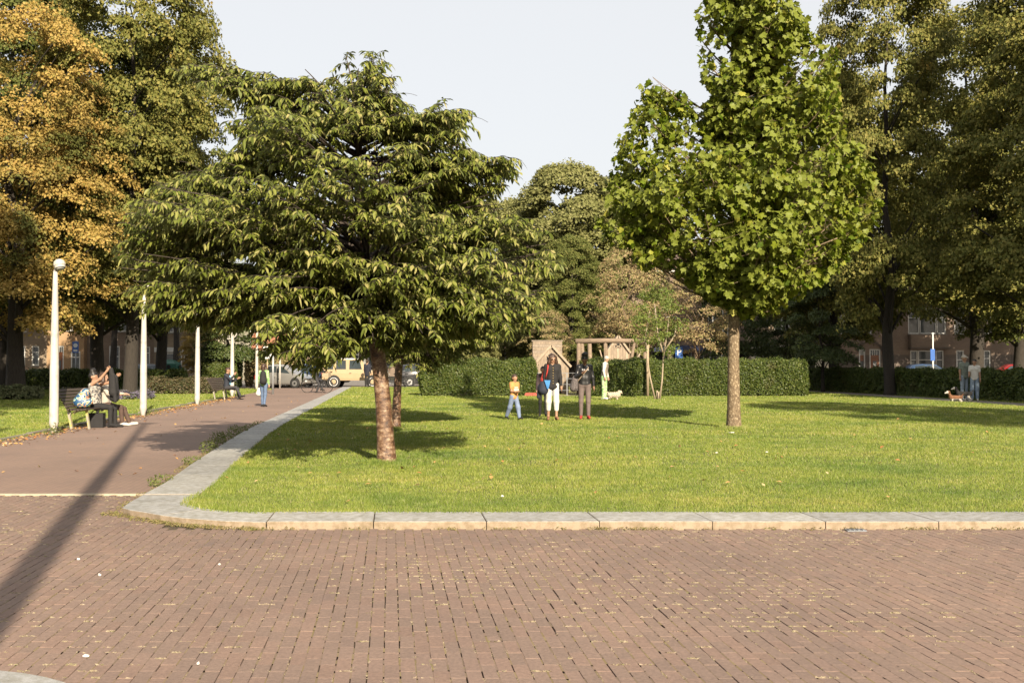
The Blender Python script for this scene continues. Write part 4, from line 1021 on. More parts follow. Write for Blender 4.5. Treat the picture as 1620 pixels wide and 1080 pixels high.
# ================================================================== BUILDINGS
def brick_wall_mat(name, c1, c2, mortar):
    c1, c2, mortar = [tuple(c * ALB for c in q) for q in (c1, c2, mortar)]
    m, t, b = nt(name); tc = t.nodes.new('ShaderNodeTexCoord')
    sp = t.nodes.new('ShaderNodeSeparateXYZ'); t.links.new(tc.outputs['Object'], sp.inputs[0])
    a = t.nodes.new('ShaderNodeMath'); a.operation = 'ADD'; t.links.new(sp.outputs[0], a.inputs[0]); t.links.new(sp.outputs[1], a.inputs[1])
    cb = t.nodes.new('ShaderNodeCombineXYZ'); t.links.new(a.outputs[0], cb.inputs[0]); t.links.new(sp.outputs[2], cb.inputs[1])
    bt = t.nodes.new('ShaderNodeTexBrick'); t.links.new(cb.outputs[0], bt.inputs['Vector']); bt.inputs['Scale'].default_value = 1
    bt.inputs['Brick Width'].default_value = 0.22; bt.inputs['Row Height'].default_value = 0.065; bt.inputs['Mortar Size'].default_value = 0.008
    bt.inputs['Color1'].default_value = (*c1, 1); bt.inputs['Color2'].default_value = (*c2, 1); bt.inputs['Mortar'].default_value = (*mortar, 1)
    n = noise(t, 0.8, 5, vec=tc.outputs['Object']); r = ramp(t, [(0.3, (0.8, 0.8, 0.8)), (0.7, (1.12, 1.1, 1.08))]); t.links.new(n.outputs[0], r.inputs[0])
    t.links.new(mix(t, bt.outputs[0], r.outputs[0], 1, 'MULTIPLY'), b.inputs['Base Color']); b.inputs['Roughness'].default_value = 0.9
    bump(t, b, bt.outputs['Fac'], -0.3, 0.006)
    return m
BR_TAN = brick_wall_mat('wall_tan', (0.34, 0.26, 0.17), (0.28, 0.21, 0.14), (0.36, 0.31, 0.25))
BR_OR = brick_wall_mat('wall_orange', (0.46, 0.28, 0.14), (0.40, 0.24, 0.12), (0.42, 0.33, 0.22))
BR_BRN = brick_wall_mat('wall_brown', (0.27, 0.19, 0.135), (0.22, 0.155, 0.115), (0.27, 0.23, 0.19))
BR_DK = brick_wall_mat('plinth_brown', (0.16, 0.125, 0.10), (0.13, 0.10, 0.085), (0.18, 0.16, 0.14))
WHITE = M('white_paint', (0.76, 0.75, 0.71), 0.55, 0.08, 4)
CREAM = M('cream_render', (0.72, 0.66, 0.50), 0.85, 0.12, 2)
DOORW = M('door_wood', (0.26, 0.09, 0.03), 0.45, 0.25, 6)
TILE = M('roof_tile', (0.36, 0.15, 0.08), 0.8, 0.35, 5)
TILED = M('roof_tile_dark', (0.14, 0.10, 0.08), 0.8, 0.35, 5)
gm, gt, gb = nt('window_glass'); gb.inputs['Base Color'].default_value = (0.035, 0.045, 0.05, 1); gb.inputs['Roughness'].default_value = 0.06
gn = noise(gt, 0.6, 3); gr_ = ramp(gt, [(0.35, (0.02, 0.025, 0.03)), (0.7, (0.09, 0.10, 0.10))]); gt.links.new(gn.outputs[0], gr_.inputs[0]); gt.links.new(gr_.outputs[0], gb.inputs['Base Color'])
GLASS = gm
CURTAIN = M('curtain', (0.42, 0.40, 0.36), 0.9, 0.15, 3, stretch=(8, 1, 1))
def house(x0, x1, Y, H, wall, opens, label, roof=TILED, depth=9.0, plinth=0.0, pl_mat=None, base=0.0, roofh=2.6, name='brick_house', rz=0.0, gutter=True):
    """facade faces the park (-Y). opens: dicts x,z0,w,h,kind; local x from x0. Wall has real openings"""
    root = empty(name, (x0, Y, base), rz, label, 'house')
    W = x1 - x0
    xs = sorted({0.0, W} | {o['x'] - o['w'] / 2 for o in opens} | {o['x'] + o['w'] / 2 for o in opens})
    zs = sorted({0.0, H} | ({plinth} if plinth else set()) | {o['z0'] for o in opens} | {o['z0'] + o['h'] for o in opens})
    xs = [x for x in xs if -1e-6 <= x <= W + 1e-6]
    wb, pb = MB(), MB()
    for i in range(len(xs) - 1):
        for j in range(len(zs) - 1):
            cx, cz = (xs[i] + xs[i + 1]) / 2, (zs[j] + zs[j + 1]) / 2
            if any(abs(cx - o['x']) < o['w'] / 2 and o['z0'] < cz < o['z0'] + o['h'] for o in opens): continue
            (pb if cz < plinth else wb).box((cx, 0.15, cz), (xs[i + 1] - xs[i], 0.30, zs[j + 1] - zs[j]))
    wb.box((0.15, depth / 2 + 0.15, H / 2), (0.3, depth - 0.3, H)); wb.box((W - 0.15, depth / 2 + 0.15, H / 2), (0.3, depth - 0.3, H)); wb.box((W / 2, depth, H / 2), (W - 0.6, 0.3, H))
    wb.build('wall', wall, root)
    if plinth: pb.build('plinth', pl_mat or BR_DK, root)
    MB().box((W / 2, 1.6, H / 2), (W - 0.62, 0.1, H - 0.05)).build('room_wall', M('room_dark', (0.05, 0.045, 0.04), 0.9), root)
    rb = MB(); e = 0.35
    rb.add([(-e * 0, -e, H), (W, -e, H), (W, depth + e, H), (0, depth + e, H), (0, depth / 2, H + roofh), (W, depth / 2, H + roofh)], [(0, 1, 5, 4), (2, 3, 4, 5), (1, 2, 5), (3, 0, 4), (3, 2, 1, 0)])
    rf = rb.build('roof', roof, root)
    MB().box((W * 0.3, depth / 2, H + roofh), (0.8, 0.6, 1.3)).build('chimney', wall, rf)
    if gutter: MB().box((W / 2, -0.30, H - 0.07), (W - 0.01, 0.56, 0.16)).build('gutter', WHITE, root)
    for o in opens:
        x, z0, w, h, k = o['x'], o['z0'], o['w'], o['h'], o.get('kind', 'window')
        fm = o.get('mat', WHITE)
        t_ = 0.11; y = 0.10
        fb = MB(); fb.box((x - w / 2 + t_ / 2, y, z0 + h / 2), (t_, 0.12, h)); fb.box((x + w / 2 - t_ / 2, y, z0 + h / 2), (t_, 0.12, h))
        fb.box((x, y, z0 + h - t_ / 2), (w - 2 * t_, 0.12, t_))
        if k == 'door':
            fb.build('door_frame', WHITE, root)
            tr = 0.45 if h > 2.4 else 0.0
            dr = MB().box((x, 0.14, z0 + (h - t_ - tr) / 2), (w - 2 * t_ - 0.01, 0.06, h - t_ - tr)).build('door', o.get('door', DOORW), root)
            MB().box((x, 0.105, z0 + 1.45), (0.32, 0.02, 0.75)).build('pane', GLASS, dr)
            MB().box((x - w / 2 + t_ + 0.1, 0.09, z0 + 1.0), (0.03, 0.06, 0.14)).build('handle', WHITE, dr)
            if tr:
                MB().box((x, 0.12, z0 + h - t_ - tr / 2), (w - 2 * t_ - 0.01, 0.03, tr - 0.01)).build('pane', GLASS, root)
                tb = MB()
                for u in (-0.2, 0, 0.2): tb.box((x + u * w, 0.09, z0 + h - t_ - tr / 2), (0.05, 0.03, tr))
                tb.build('glazing_bar', WHITE, root)
        else:
            fb.box((x, y - 0.03, z0 + t_ / 2), (w - 2 * t_, 0.18, t_))
            div = o.get('div', 1); bar = o.get('bar', 0.68)
            f = None
            for i in range(1, div): fb.box((x - w / 2 + w * i / div, y, z0 + h / 2), (0.10, 0.11, h - 2 * t_))
            if bar: fb.box((x, y + 0.002, z0 + h * bar), (w - 2 * t_, 0.10, 0.07))
            f = fb.build('window', fm, root)
            for i in range(div):
                ww = w / div
                MB().box((x - w / 2 + ww * (i + .5), 0.145, z0 + h / 2), (ww - 0.13, 0.02, h - 0.2)).build('pane', GLASS, f)
            if o.get('curtain'): MB().box((x, 0.28, z0 + h / 2), (w - 0.3, 0.03, h - 0.25)).build('curtain', CURTAIN, root)
            MB().box((x, -0.02, z0 - 0.05), (w + 0.1, 0.14, 0.08)).build('sill', M('sill_stone', (0.35, 0.33, 0.30), 0.8), root)
    return root
def X(px, Y=90.0): return (px - 810) / F * Y
def Z(py, Y=90.0): return EYE + (577 - py) / F * Y
def op(xa, xb, ya, yb, x0, Y, **k):
    """an opening given by its edges as seen in the photograph, turned into metres on the wall at Y"""
    a, b_ = X(xa, Y), X(xb, Y); z0 = max(0.0, Z(yb, Y)); return dict(x=(a + b_) / 2 - x0, w=b_ - a, z0=z0, h=Z(ya, Y) - z0, **k)
YL = 90.0
x0, x1 = -62.0, X(77); house(x0, x1, YL, 9.4, BR_TAN, [op(24, 40, 547, 578, x0, YL, div=1), op(24, 42, 500, 525, x0, YL), op(-60, -30, 547, 578, x0, YL, div=2), op(-100, -80, 545, 602, x0, YL, kind='door'), op(-60, -35, 500, 525, x0, YL, div=2), op(50, 62, 547, 578, x0, YL)],
    'tan brick house at the far left, in shade behind the parked dark cars')
x0, x1 = X(77) + .01, X(136); house(x0, x1, YL - 0.4, 9.4, BR_OR, [op(89, 104, 547, 602, x0, YL, kind='door'), op(115, 130, 556, 592, x0, YL, bar=0.75), op(105, 130, 500, 523, x0, YL, div=2)],
    'sunlit orange brick house with a brown wooden door, seen between the trunks')
x0, x1 = X(136) + .01, X(243); house(x0, x1, YL + 0.2, 9.4, BR_BRN, [op(171, 188, 547, 584, x0, YL, div=2, bar=0.55), op(205, 216, 545, 602, x0, YL, kind='door'), op(150, 165, 498, 524, x0, YL), op(180, 200, 498, 524, x0, YL, div=2), op(222, 236, 548, 580, x0, YL)],
    'grey-brown brick house with a narrow white window beside a trunk')
x0, x1 = X(243) + .01, X(322); house(x0, x1, YL, 9.0, BR_TAN, [op(248, 288, 558, 602, x0, YL, div=1, bar=0), op(310, 321, 556, 602, x0, YL, kind='door', door=WHITE), op(290, 304, 560, 584, x0, YL), op(250, 285, 500, 526, x0, YL, div=3), op(292, 310, 500, 526, x0, YL)],
    'house with a dark shop window under a white fascia, behind the green container')
r_ = empty('shop_fascia', (X(268), YL - 0.12, Z(553)), 0, 'white fascia board with a dark box above the dark shop window', 'sign')
MB().box((0, 0, 0), (2.6, 0.16, 0.42)).build('board', WHITE, r_); MB().box((0.9, -0.1, 0.0), (0.6, 0.08, 0.28)).build('panel', M('black_paint', (0.03, 0.03, 0.03), 0.5), r_)
x0, x1 = X(322) + .01, X(352); house(x0, x1, YL + 0.5, 8.6, CREAM, [op(326, 333, 548, 598, x0, YL, bar=0), op(338, 346, 548, 598, x0, YL, bar=0), op(328, 346, 500, 528, x0, YL, div=2)], 'narrow cream house with tall slim white windows near the third lamp post')
x0, x1 = X(352, 150), X(470, 150); house(x0, x1, 150, Z(497, 150) , WHITE, [op(360, 366, 508, 526, x0, 150, bar=0), op(378, 383, 508, 526, x0, 150, bar=0), op(392, 398, 505, 522, x0, 150, bar=0), op(412, 418, 508, 526, x0, 150, bar=0), op(432, 438, 508, 526, x0, 150, bar=0)],
    'bright white upper storey far down the side street', roof=TILE, name='white_house')
x0, x1 = X(355, 120), X(520, 120); house(x0, x1, 120, Z(556, 120), BR_BRN, [op(a, a + 9, 560, 580, x0, 120, bar=0) for a in range(365, 505, 18)], 'low building with a bright red tiled roof behind the parked cars', roof=TILE, roofh=2.4, depth=6.0)
x0, x1 = X(520, 125), X(810, 125); house(x0, x1, 125, 9.5, BR_BRN, [op(a, a + 12, 500, 522, x0, 125) for a in range(530, 800, 26)] + [op(a, a + 12, 552, 580, x0, 125) for a in range(530, 800, 26)], 'long brown brick terrace hidden behind the cherry tree')
YC = 96.0
x0, x1 = X(800, YC), X(1010, YC); house(x0, x1, YC, 10.5, BR_TAN, [op(806, 824, 545, 572, x0, YC, div=1), op(828, 840, 548, 590, x0, YC), op(888, 912, 541, 558, x0, YC, div=1, bar=0), op(918, 934, 515, 552, x0, YC, div=2), op(940, 972, 512, 545, x0, YC, div=3), op(985, 1000, 515, 545, x0, YC), op(925, 955, 558, 590, x0, YC, div=2, bar=0)],
    'tan house with grouped white windows behind the wooden playground')
x0, x1 = X(1010, YC) + .01, X(1178, YC); house(x0, x1, YC, 10.5, BR_BRN, [op(1120, 1160, 486, 541, x0, YC, div=5, bar=0), op(1122, 1134, 556, 584, x0, YC), op(1141, 1156, 556, 600, x0, YC, kind='door', door=M('dark_door', (0.03, 0.035, 0.05), 0.4)), op(1030, 1095, 555, 590, x0, YC, div=3, bar=0), op(1098, 1114, 556, 600, x0, YC, kind='door', door=MATS['dark_door']), op(1040, 1070, 500, 530, x0, YC, div=2)],
    'brown brick house with a row of tall white slatted windows left of the plane trunk')
aw = empty('awning', (X(1078, YC), YC - 0.35, Z(552, YC)), 0, 'dark blue shop awning below the white slatted windows', 'awning')
MB().add([(-2.9, 0, .35), (2.9, 0, .35), (2.9, -1.1, -.15), (-2.9, -1.1, -.15), (-2.9, 0, .27), (2.9, 0, .27), (2.9, -1.1, -.25), (-2.9, -1.1, -.25)], [(0, 3, 2, 1), (4, 5, 6, 7), (3, 7, 6, 2), (0, 4, 7, 3), (1, 2, 6, 5), (0, 1, 5, 4)]).build('canvas', M('awning_blue', (0.03, 0.04, 0.09), 0.8), aw)
pw_ = MB().box((X(1250, 84), 84, 1.6), (6.6, 0.25, 3.2)).build('garden_wall', CREAM); tag(pw_, 'pale cream wall glowing in the sun through the dark tree', 'wall')
x0, x1 = X(1178, YC) + .01, X(1326, 92) - .02; house(x0, x1, YC, 9.8, BR_TAN, [op(1190, 1210, 552, 584, x0, YC, div=2), op(1270, 1290, 552, 584, x0, YC), op(1225, 1250, 500, 528, x0, YC, div=2), op(1300, 1310, 552, 600, x0, YC, kind='door', door=WHITE)], 'tan house hidden behind the dense dark trees')
YR = 92.0
x0, x1 = X(1326, YR), X(1600, YR)
rr_ = house(x0, x1, YR, 10.2, BR_BRN, [op(1328, 1347, 498, 528, x0, YR), op(1358, 1379, 500, 528, x0, YR, bar=0.6), op(1437, 1455, 487, 528, x0, YR, bar=.62), op(1455.2, 1482, 487, 528, x0, YR, bar=.62), op(1482.2, 1497, 487, 528, x0, YR, bar=.62), op(1510, 1528, 487, 528, x0, YR, bar=0.62), op(1552, 1569, 499, 528, x0, YR),
    op(1359, 1369, 552, 602, x0, YR, kind='door'), op(1375.5, 1393, 552, 602, x0, YR, kind='door'), op(1440, 1452, 554, 584, x0, YR, bar=.5), op(1452.2, 1480, 554, 584, x0, YR, bar=.5, curtain=1), op(1480.2, 1493, 554, 584, x0, YR, bar=.5), op(1513, 1525, 554, 584, x0, YR, bar=.5), op(1546, 1556, 554, 586, x0, YR, bar=.6), op(1556.2, 1567, 554, 586, x0, YR, bar=.6)],
    'brown brick house with a white bay window and an arched double doorway', plinth=Z(561, YR))
MB().box((X(1469, YR) - x0, -0.26, Z(541, YR)), (3.6, 0.5, 1.35)).build('bay_apron', BR_BRN, rr_)
MB().box((X(1469, YR) - x0, -0.30, Z(550.5, YR)), (3.75, 0.62, 0.12)).build('lintel', BR_DK, rr_)
arch = MB()
for i in range(13):
    a = PI * i / 12; arch.box((X(1376, YR) - x0 + 1.1 * math.cos(a), -0.04, Z(553, YR) + 0.72 * math.sin(a)), (0.30, 0.09, 0.16), tilt=(-(a - PI / 2), 'Y'))
arch.build('arch', BR_DK, rr_)
x0, x1 = X(1600, YR) + .01, X(1860, YR); house(x0, x1, YR, 10.2, BR_BRN, [op(a, a + 16, 488, 528, x0, YR, bar=.62) for a in (1606, 1640, 1680, 1740, 1800)] + [op(a, a + 16, 554, 584, x0, YR, bar=.5) for a in (1590 + 18, 1660, 1740)] + [op(1700, 1714, 552, 602, x0, YR, kind='door')], 'brown brick terrace house running out of the right edge', plinth=Z(561, YR))

# ================================================================== STREET THINGS
POSTW = nt('post_white'); m, t, b = POSTW; tc = t.nodes.new('ShaderNodeTexCoord')
n1 = noise(t, 7, 6, 0.7, vec=tc.outputs['Object'], stretch=(1, 1, 0.5)); r1 = ramp(t, [(0.3, (0.258, 0.236, 0.205)), (0.45, (0.395, 0.372, 0.334)), (0.7, (0.456, 0.433, 0.395))]); t.links.new(n1.outputs[0], r1.inputs[0])
t.links.new(r1.outputs[0], b.inputs['Base Color']); b.inputs['Roughness'].default_value = 0.6; bump(t, b, n1.outputs[0], 0.2, 0.004); POSTW = m
def lamp(loc, label, h=3.70, s=1.0, rz=0.0):
    root = empty('lamp_post', loc, rz, label, 'lamp post', 'white lamp posts along the path')
    MB().lathe((0, 0, 0), [(0.062, -0.05), (0.066, 0.10), (0.098, 0.19), (0.100, 0.24), (0.094, 0.27), (0.093, 1.45), (0.088, 1.47), (0.080, 2.2), (0.058, 3.1), (0.045, h - 0.18)], 16).build('pole', POSTW, root, True)
    MB().lathe((0, 0, 0), [(0.047, h - 0.20), (0.047, h - 0.17)], 12).build('collar', M('post_grey', (0.35, 0.35, 0.35), 0.5), root)
    MB().tube([(0, 0, h - 0.18), (0.0, 0, h - 0.06), (0.04, 0, h - 0.01)], [0.030, 0.028, 0.03], 8).build('neck', POSTW, root, True)
    ax = Vector((0.30, -0.12, -1)).normalized(); c0 = Vector((0.10, -0.03, h + 0.02))
    hd = MB().tube([c0 - ax * 0.045, c0 - ax * 0.035, c0, c0 + ax * 0.045, c0 + ax * 0.10, c0 + ax * 0.105, c0 + ax * 0.15], [0.03, 0.065, 0.105, 0.120, 0.122, 0.112, 0.108], 18).build('lamp_head', POSTW, root)
    MB().tube([c0 + ax * 0.148, c0 + ax * 0.185], [0.094, 0.07], 14).build('lens', M('lamp_lens', (0.35, 0.35, 0.33), 0.25), root)
    MB().tube([c0 + ax * 0.150, c0 + ax * 0.156], [0.109, 0.109], 14).build('lamp_rim', M('post_grey', (0.35, 0.35, 0.35), 0.5), root)
    return root
lab = ['nearest white lamp post, standing beside the left bench', 'white lamp post between the woman on the bench and the third post', 'white lamp post with its head hanging just under the cherry leaves',
       'white lamp post with a round ring behind it, beside the man on the far bench', 'distant white lamp post behind the woman in the green top', 'most distant white lamp post, left of the woman in the green top']
for (px, py, s), l in zip([(85, 684, 1), (226.5, 657.5, 1), (312, 640, 1), (367, 627, 1), (406, 616, 1), (396, 610, 1)], lab):
    p = G(px, py); lamp((p.x, p.y, 0), l, rz=rng.uniform(-0.3, 0.3))
# an unseen tapered mast added behind the camera to throw the long shadow
mast = empty('shadow_mast', (0.47, -5.0, 0), 0, 'tall tapered unseen mast behind the viewpoint that casts the long shadow', 'lamp post')
MB().lathe((0, 0, 0), [(0.17, -0.05), (0.155, 0.5), (0.14, 4), (0.12, 8), (0.095, 12.0), (0.07, 16.0)], 18).build('pole', POSTW, mast, True)
MB().box((0, 0, 16.1), (0.5, 0.24, 0.12)).build('lamp_head', POSTW, mast)
mast2 = empty('shadow_mast', (-2.6, -5.0, 0), 0, 'slimmer unseen mast behind the viewpoint, added for the fainter shadow', 'lamp post')  # unseen, added for a second, fainter shadow
MB().lathe((0, 0, 0), [(0.15, -0.05), (0.13, 4), (0.11, 9), (0.08, 15.0)], 14).build('pole', POSTW, mast2, True)
# ring on the fourth post
p = G(367, 627)
rg_ = empty('ring_sign', (p.x - 0.17, p.y + 0.10, 3.05), 0, 'round open ring fixed to the fourth lamp post', 'ring')
MB().torus((0, 0, 0), 0.37, 0.028, 'Y', 28, 6).build('ring', POSTW, rg_, True)
MB().tube([(-0.37, 0, 0), (0.37, 0, 0)], 0.014, 6).tube([(0, 0, -.37), (0, 0, .37)], 0.014, 6).build('spoke', POSTW, rg_)
BLUE = M('sign_blue', (0.02, 0.12, 0.45), 0.4, 0.1, 3); SWHITE = M('sign_white', (0.8, 0.8, 0.8), 0.4, 0.05, 3); STEEL = M('steel_grey', (0.42, 0.44, 0.46), 0.45, 0.15, 6, metal=0.4)
def text(s, size, mat, parent, loc, rx_=PI / 2):
    c = bpy.data.curves.new('letter', 'FONT'); c.body = s; c.size = size; c.extrude = 0.004; c.align_x = 'CENTER'; c.align_y = 'CENTER'; c.materials.append(mat)
    t0 = bpy.data.objects.new('letter_curve', c); me = bpy.data.meshes.new_from_object(t0); bpy.data.objects.remove(t0); o = link('letter', me, parent); o.location = loc; o.rotation_euler = (rx_, 0, 0); return o
def sign(px, ytop, Y, w, h, hz, label, mat=BLUE, letter=None, pole=STEEL, disc=False, pr=0.035, ph=None):
    x = (px - 810) / F * Y; zt = EYE + (577 - ytop) / F * Y
    r = empty('road_sign', (x, Y, 0), 0, label, 'sign')
    MB().tube([(0, 0, -0.05), (0, 0, ph or zt + 0.05)], pr, 8).build('pole', pole, r, True)
    MB().box((0, -0.06, zt - h / 2), (w, 0.02, h)).build('plate', mat, r)
    if disc: MB().tube([(0, -0.072, zt - h * 0.35), (0, -0.076, zt - h * 0.35)], w * 0.34, 16).build('symbol', SWHITE, r); MB().box((0, -0.074, zt - h * 0.8), (w * 0.6, 0.006, h * 0.16)).build('symbol', SWHITE, r)
    if letter: text(letter, h * 0.85, SWHITE, r, (0, -0.075, zt - h / 2))
    return r
sign(1074, 549, 66, 0.50, 0.72, 0, 'blue parking sign showing a white P beyond the hedge', letter='P', ph=3.0)
sign(1063, 548, 67, 0.01, 0.01, 0, 'plain white post beside the blue parking sign', mat=POSTW, pole=POSTW, pr=0.09, ph=2.7)
sign(33.5, 550, 62, 0.36, 0.62, 0, 'blue sign with a white symbol left of the thickest trunk', disc=True)
sign(120, 540, 66, 0.42, 0.75, 0, 'blue sign with a white round symbol in front of the orange brick house', disc=True)
sign(423, 548, 57, 0.48, 0.70, 0, 'pale sign with a blue-green symbol on a wooden-coloured post', mat=SWHITE, pole=M('ochre_post', (0.5, 0.38, 0.2), 0.6), ph=2.6)
r_ = sign(432, 552, 50, 0.06, 0.06, 0, 'slim blue-grey post standing before the silver car', mat=STEEL, pr=0.055, ph=2.3)
sign(443, 562, 62, 0.1, 0.1, 0, 'thin cream post behind the silver car', mat=POSTW, pole=POSTW, pr=0.05, ph=2.2)
sign(1476, 527, 78, 0.30, 0.03, 0, 'slim white street lamp in front of the bay window', mat=SWHITE, pole=SWHITE, pr=0.055)
rb_ = sign(1475, 552, 77, 0.34, 0.9, 0, 'tall blue sign plate on the street lamp before the bay window', mat=BLUE)
sg = empty('recycling_container', ((267 - 810) / F * 68, 68, 0), R(8), 'dark green recycling container between two trunks', 'container')
GREENP = M('container_green', (0.01, 0.12, 0.075), 0.4, 0.2, 3)
MB().lathe((0, 0, 0), [(0.85, 0), (0.9, 0.1), (0.92, 1.2), (0.80, 1.55), (0.5, 1.75), (0.2, 1.82)], 8).build('body', GREENP, sg)
for a in (0.2, 1.2, -0.8): MB().tube([(0.84 * math.sin(a), -0.84 * math.cos(a), 1.35), (0.9 * math.sin(a), -0.9 * math.cos(a), 1.35)], 0.13, 12).build('opening', M('rubber_black', (0.02, 0.02, 0.02), 0.7), sg)

# ---- benches
SLAT = M('bench_wood', (0.075, 0.055, 0.042), 0.7, 0.4, 12, 0.2, stretch=(1, 8, 8))
CAST = M('bench_iron', (0.42, 0.38, 0.30), 0.6, 0.35, 12)
CASTY = nt('bench_iron_worn'); m, t, b = CASTY; n1 = noise(t, 9, 4); r1 = ramp(t, [(0.50, (0.30, 0.27, 0.21)), (0.60, (0.38, 0.34, 0.10))]); t.links.new(n1.outputs[0], r1.inputs[0]); t.links.new(r1.outputs[0], b.inputs['Base Color']); CASTY = m
def bench(loc, rz, label, L=1.75, iron=CASTY, slat=SLAT):
    """sitter faces local +X, bench runs along local Y"""
    root = empty('park_bench', loc, rz, label, 'bench', 'park benches along the path')
    for y in (-L / 2 + 0.18, L / 2 - 0.18):
        b_ = MB(); w, h = 0.045, 0.05
        b_.bar((-0.02, y, 0.40), (0.06, y, 0), 0.05, 0.06); b_.bar((0.40, y, 0.42), (0.47, y, 0), 0.045, 0.05)
        q = bez((0.08, y, 0.36), (0.25, y, 0.46), (0.46, y, 0.43), 6)
        for a, c in zip(q, q[1:]): b_.bar(a, c, w, 0.045)
        b_.bar((0.03, y, 0.34), (-0.30, y, 0.90), 0.04, 0.045)
        b_.build('bench_leg', iron, root)
    for i in range(6):
        x = 0.05 + i * 0.078; z = 0.435 - 0.02 * math.sin(i / 5 * PI); MB().box((x, 0, z + 0.025), (0.058, L, 0.03)).build('seat_slat', slat, root)
    for i in range(7):
        k = 0.06 + i * 0.078; p = Vector((0.03, 0, 0.36)).lerp(Vector((-0.30, 0, 0.90)), k / 0.58)
        MB().box((p.x + 0.04, 0, p.z + 0.03), (0.03, L, 0.062), tilt=(R(-31), 'Y')).build('back_slat', slat, root)
    return root
B1 = G(118, 678); ang = R(3)
bench((B1.x - 0.05, B1.y + 0.62, 0), ang - R(6), 'dark slatted bench with yellowed iron legs beside the nearest lamp post')
B2 = G(352, 632); bench((B2.x - 0.2, B2.y + 0.3, 0), R(-4), 'farther dark bench where the man in a dark suit sits', iron=CAST)

# ================================================================== CARS
RUB = M('tyre_rubber', (0.025, 0.025, 0.025), 0.85, 0.2, 10); RIMM = M('rim_metal', (0.50, 0.50, 0.50), 0.35, 0.1, 4, metal=0.7)
def paint(name, col, metal=0.0, rough=0.25):
    col = tuple(c * ALB for c in col)
    m, t, b = nt(name); n = noise(t, 2.5, 3); r = ramp(t, [(0.3, tuple(c * 0.9 for c in col)), (0.7, col)]); t.links.new(n.outputs[0], r.inputs[0]); t.links.new(r.outputs[0], b.inputs['Base Color'])
    b.inputs['Metallic'].default_value = metal; b.inputs['Roughness'].default_value = rough; b.inputs['Coat Weight'].default_value = 0.4; return m
CGL = nt('car_glass'); m, t, b = CGL; b.inputs['Base Color'].default_value = (0.03, 0.04, 0.045, 1); b.inputs['Roughness'].default_value = 0.05; CGL = m
LAMPR = M('tail_red', (0.35, 0.01, 0.01), 0.25, 0.1, 3); LAMPW = M('head_lamp', (0.75, 0.75, 0.72), 0.15, 0.05, 3); TRIMK = M('trim_black', (0.02, 0.02, 0.02), 0.6, 0.1, 4)
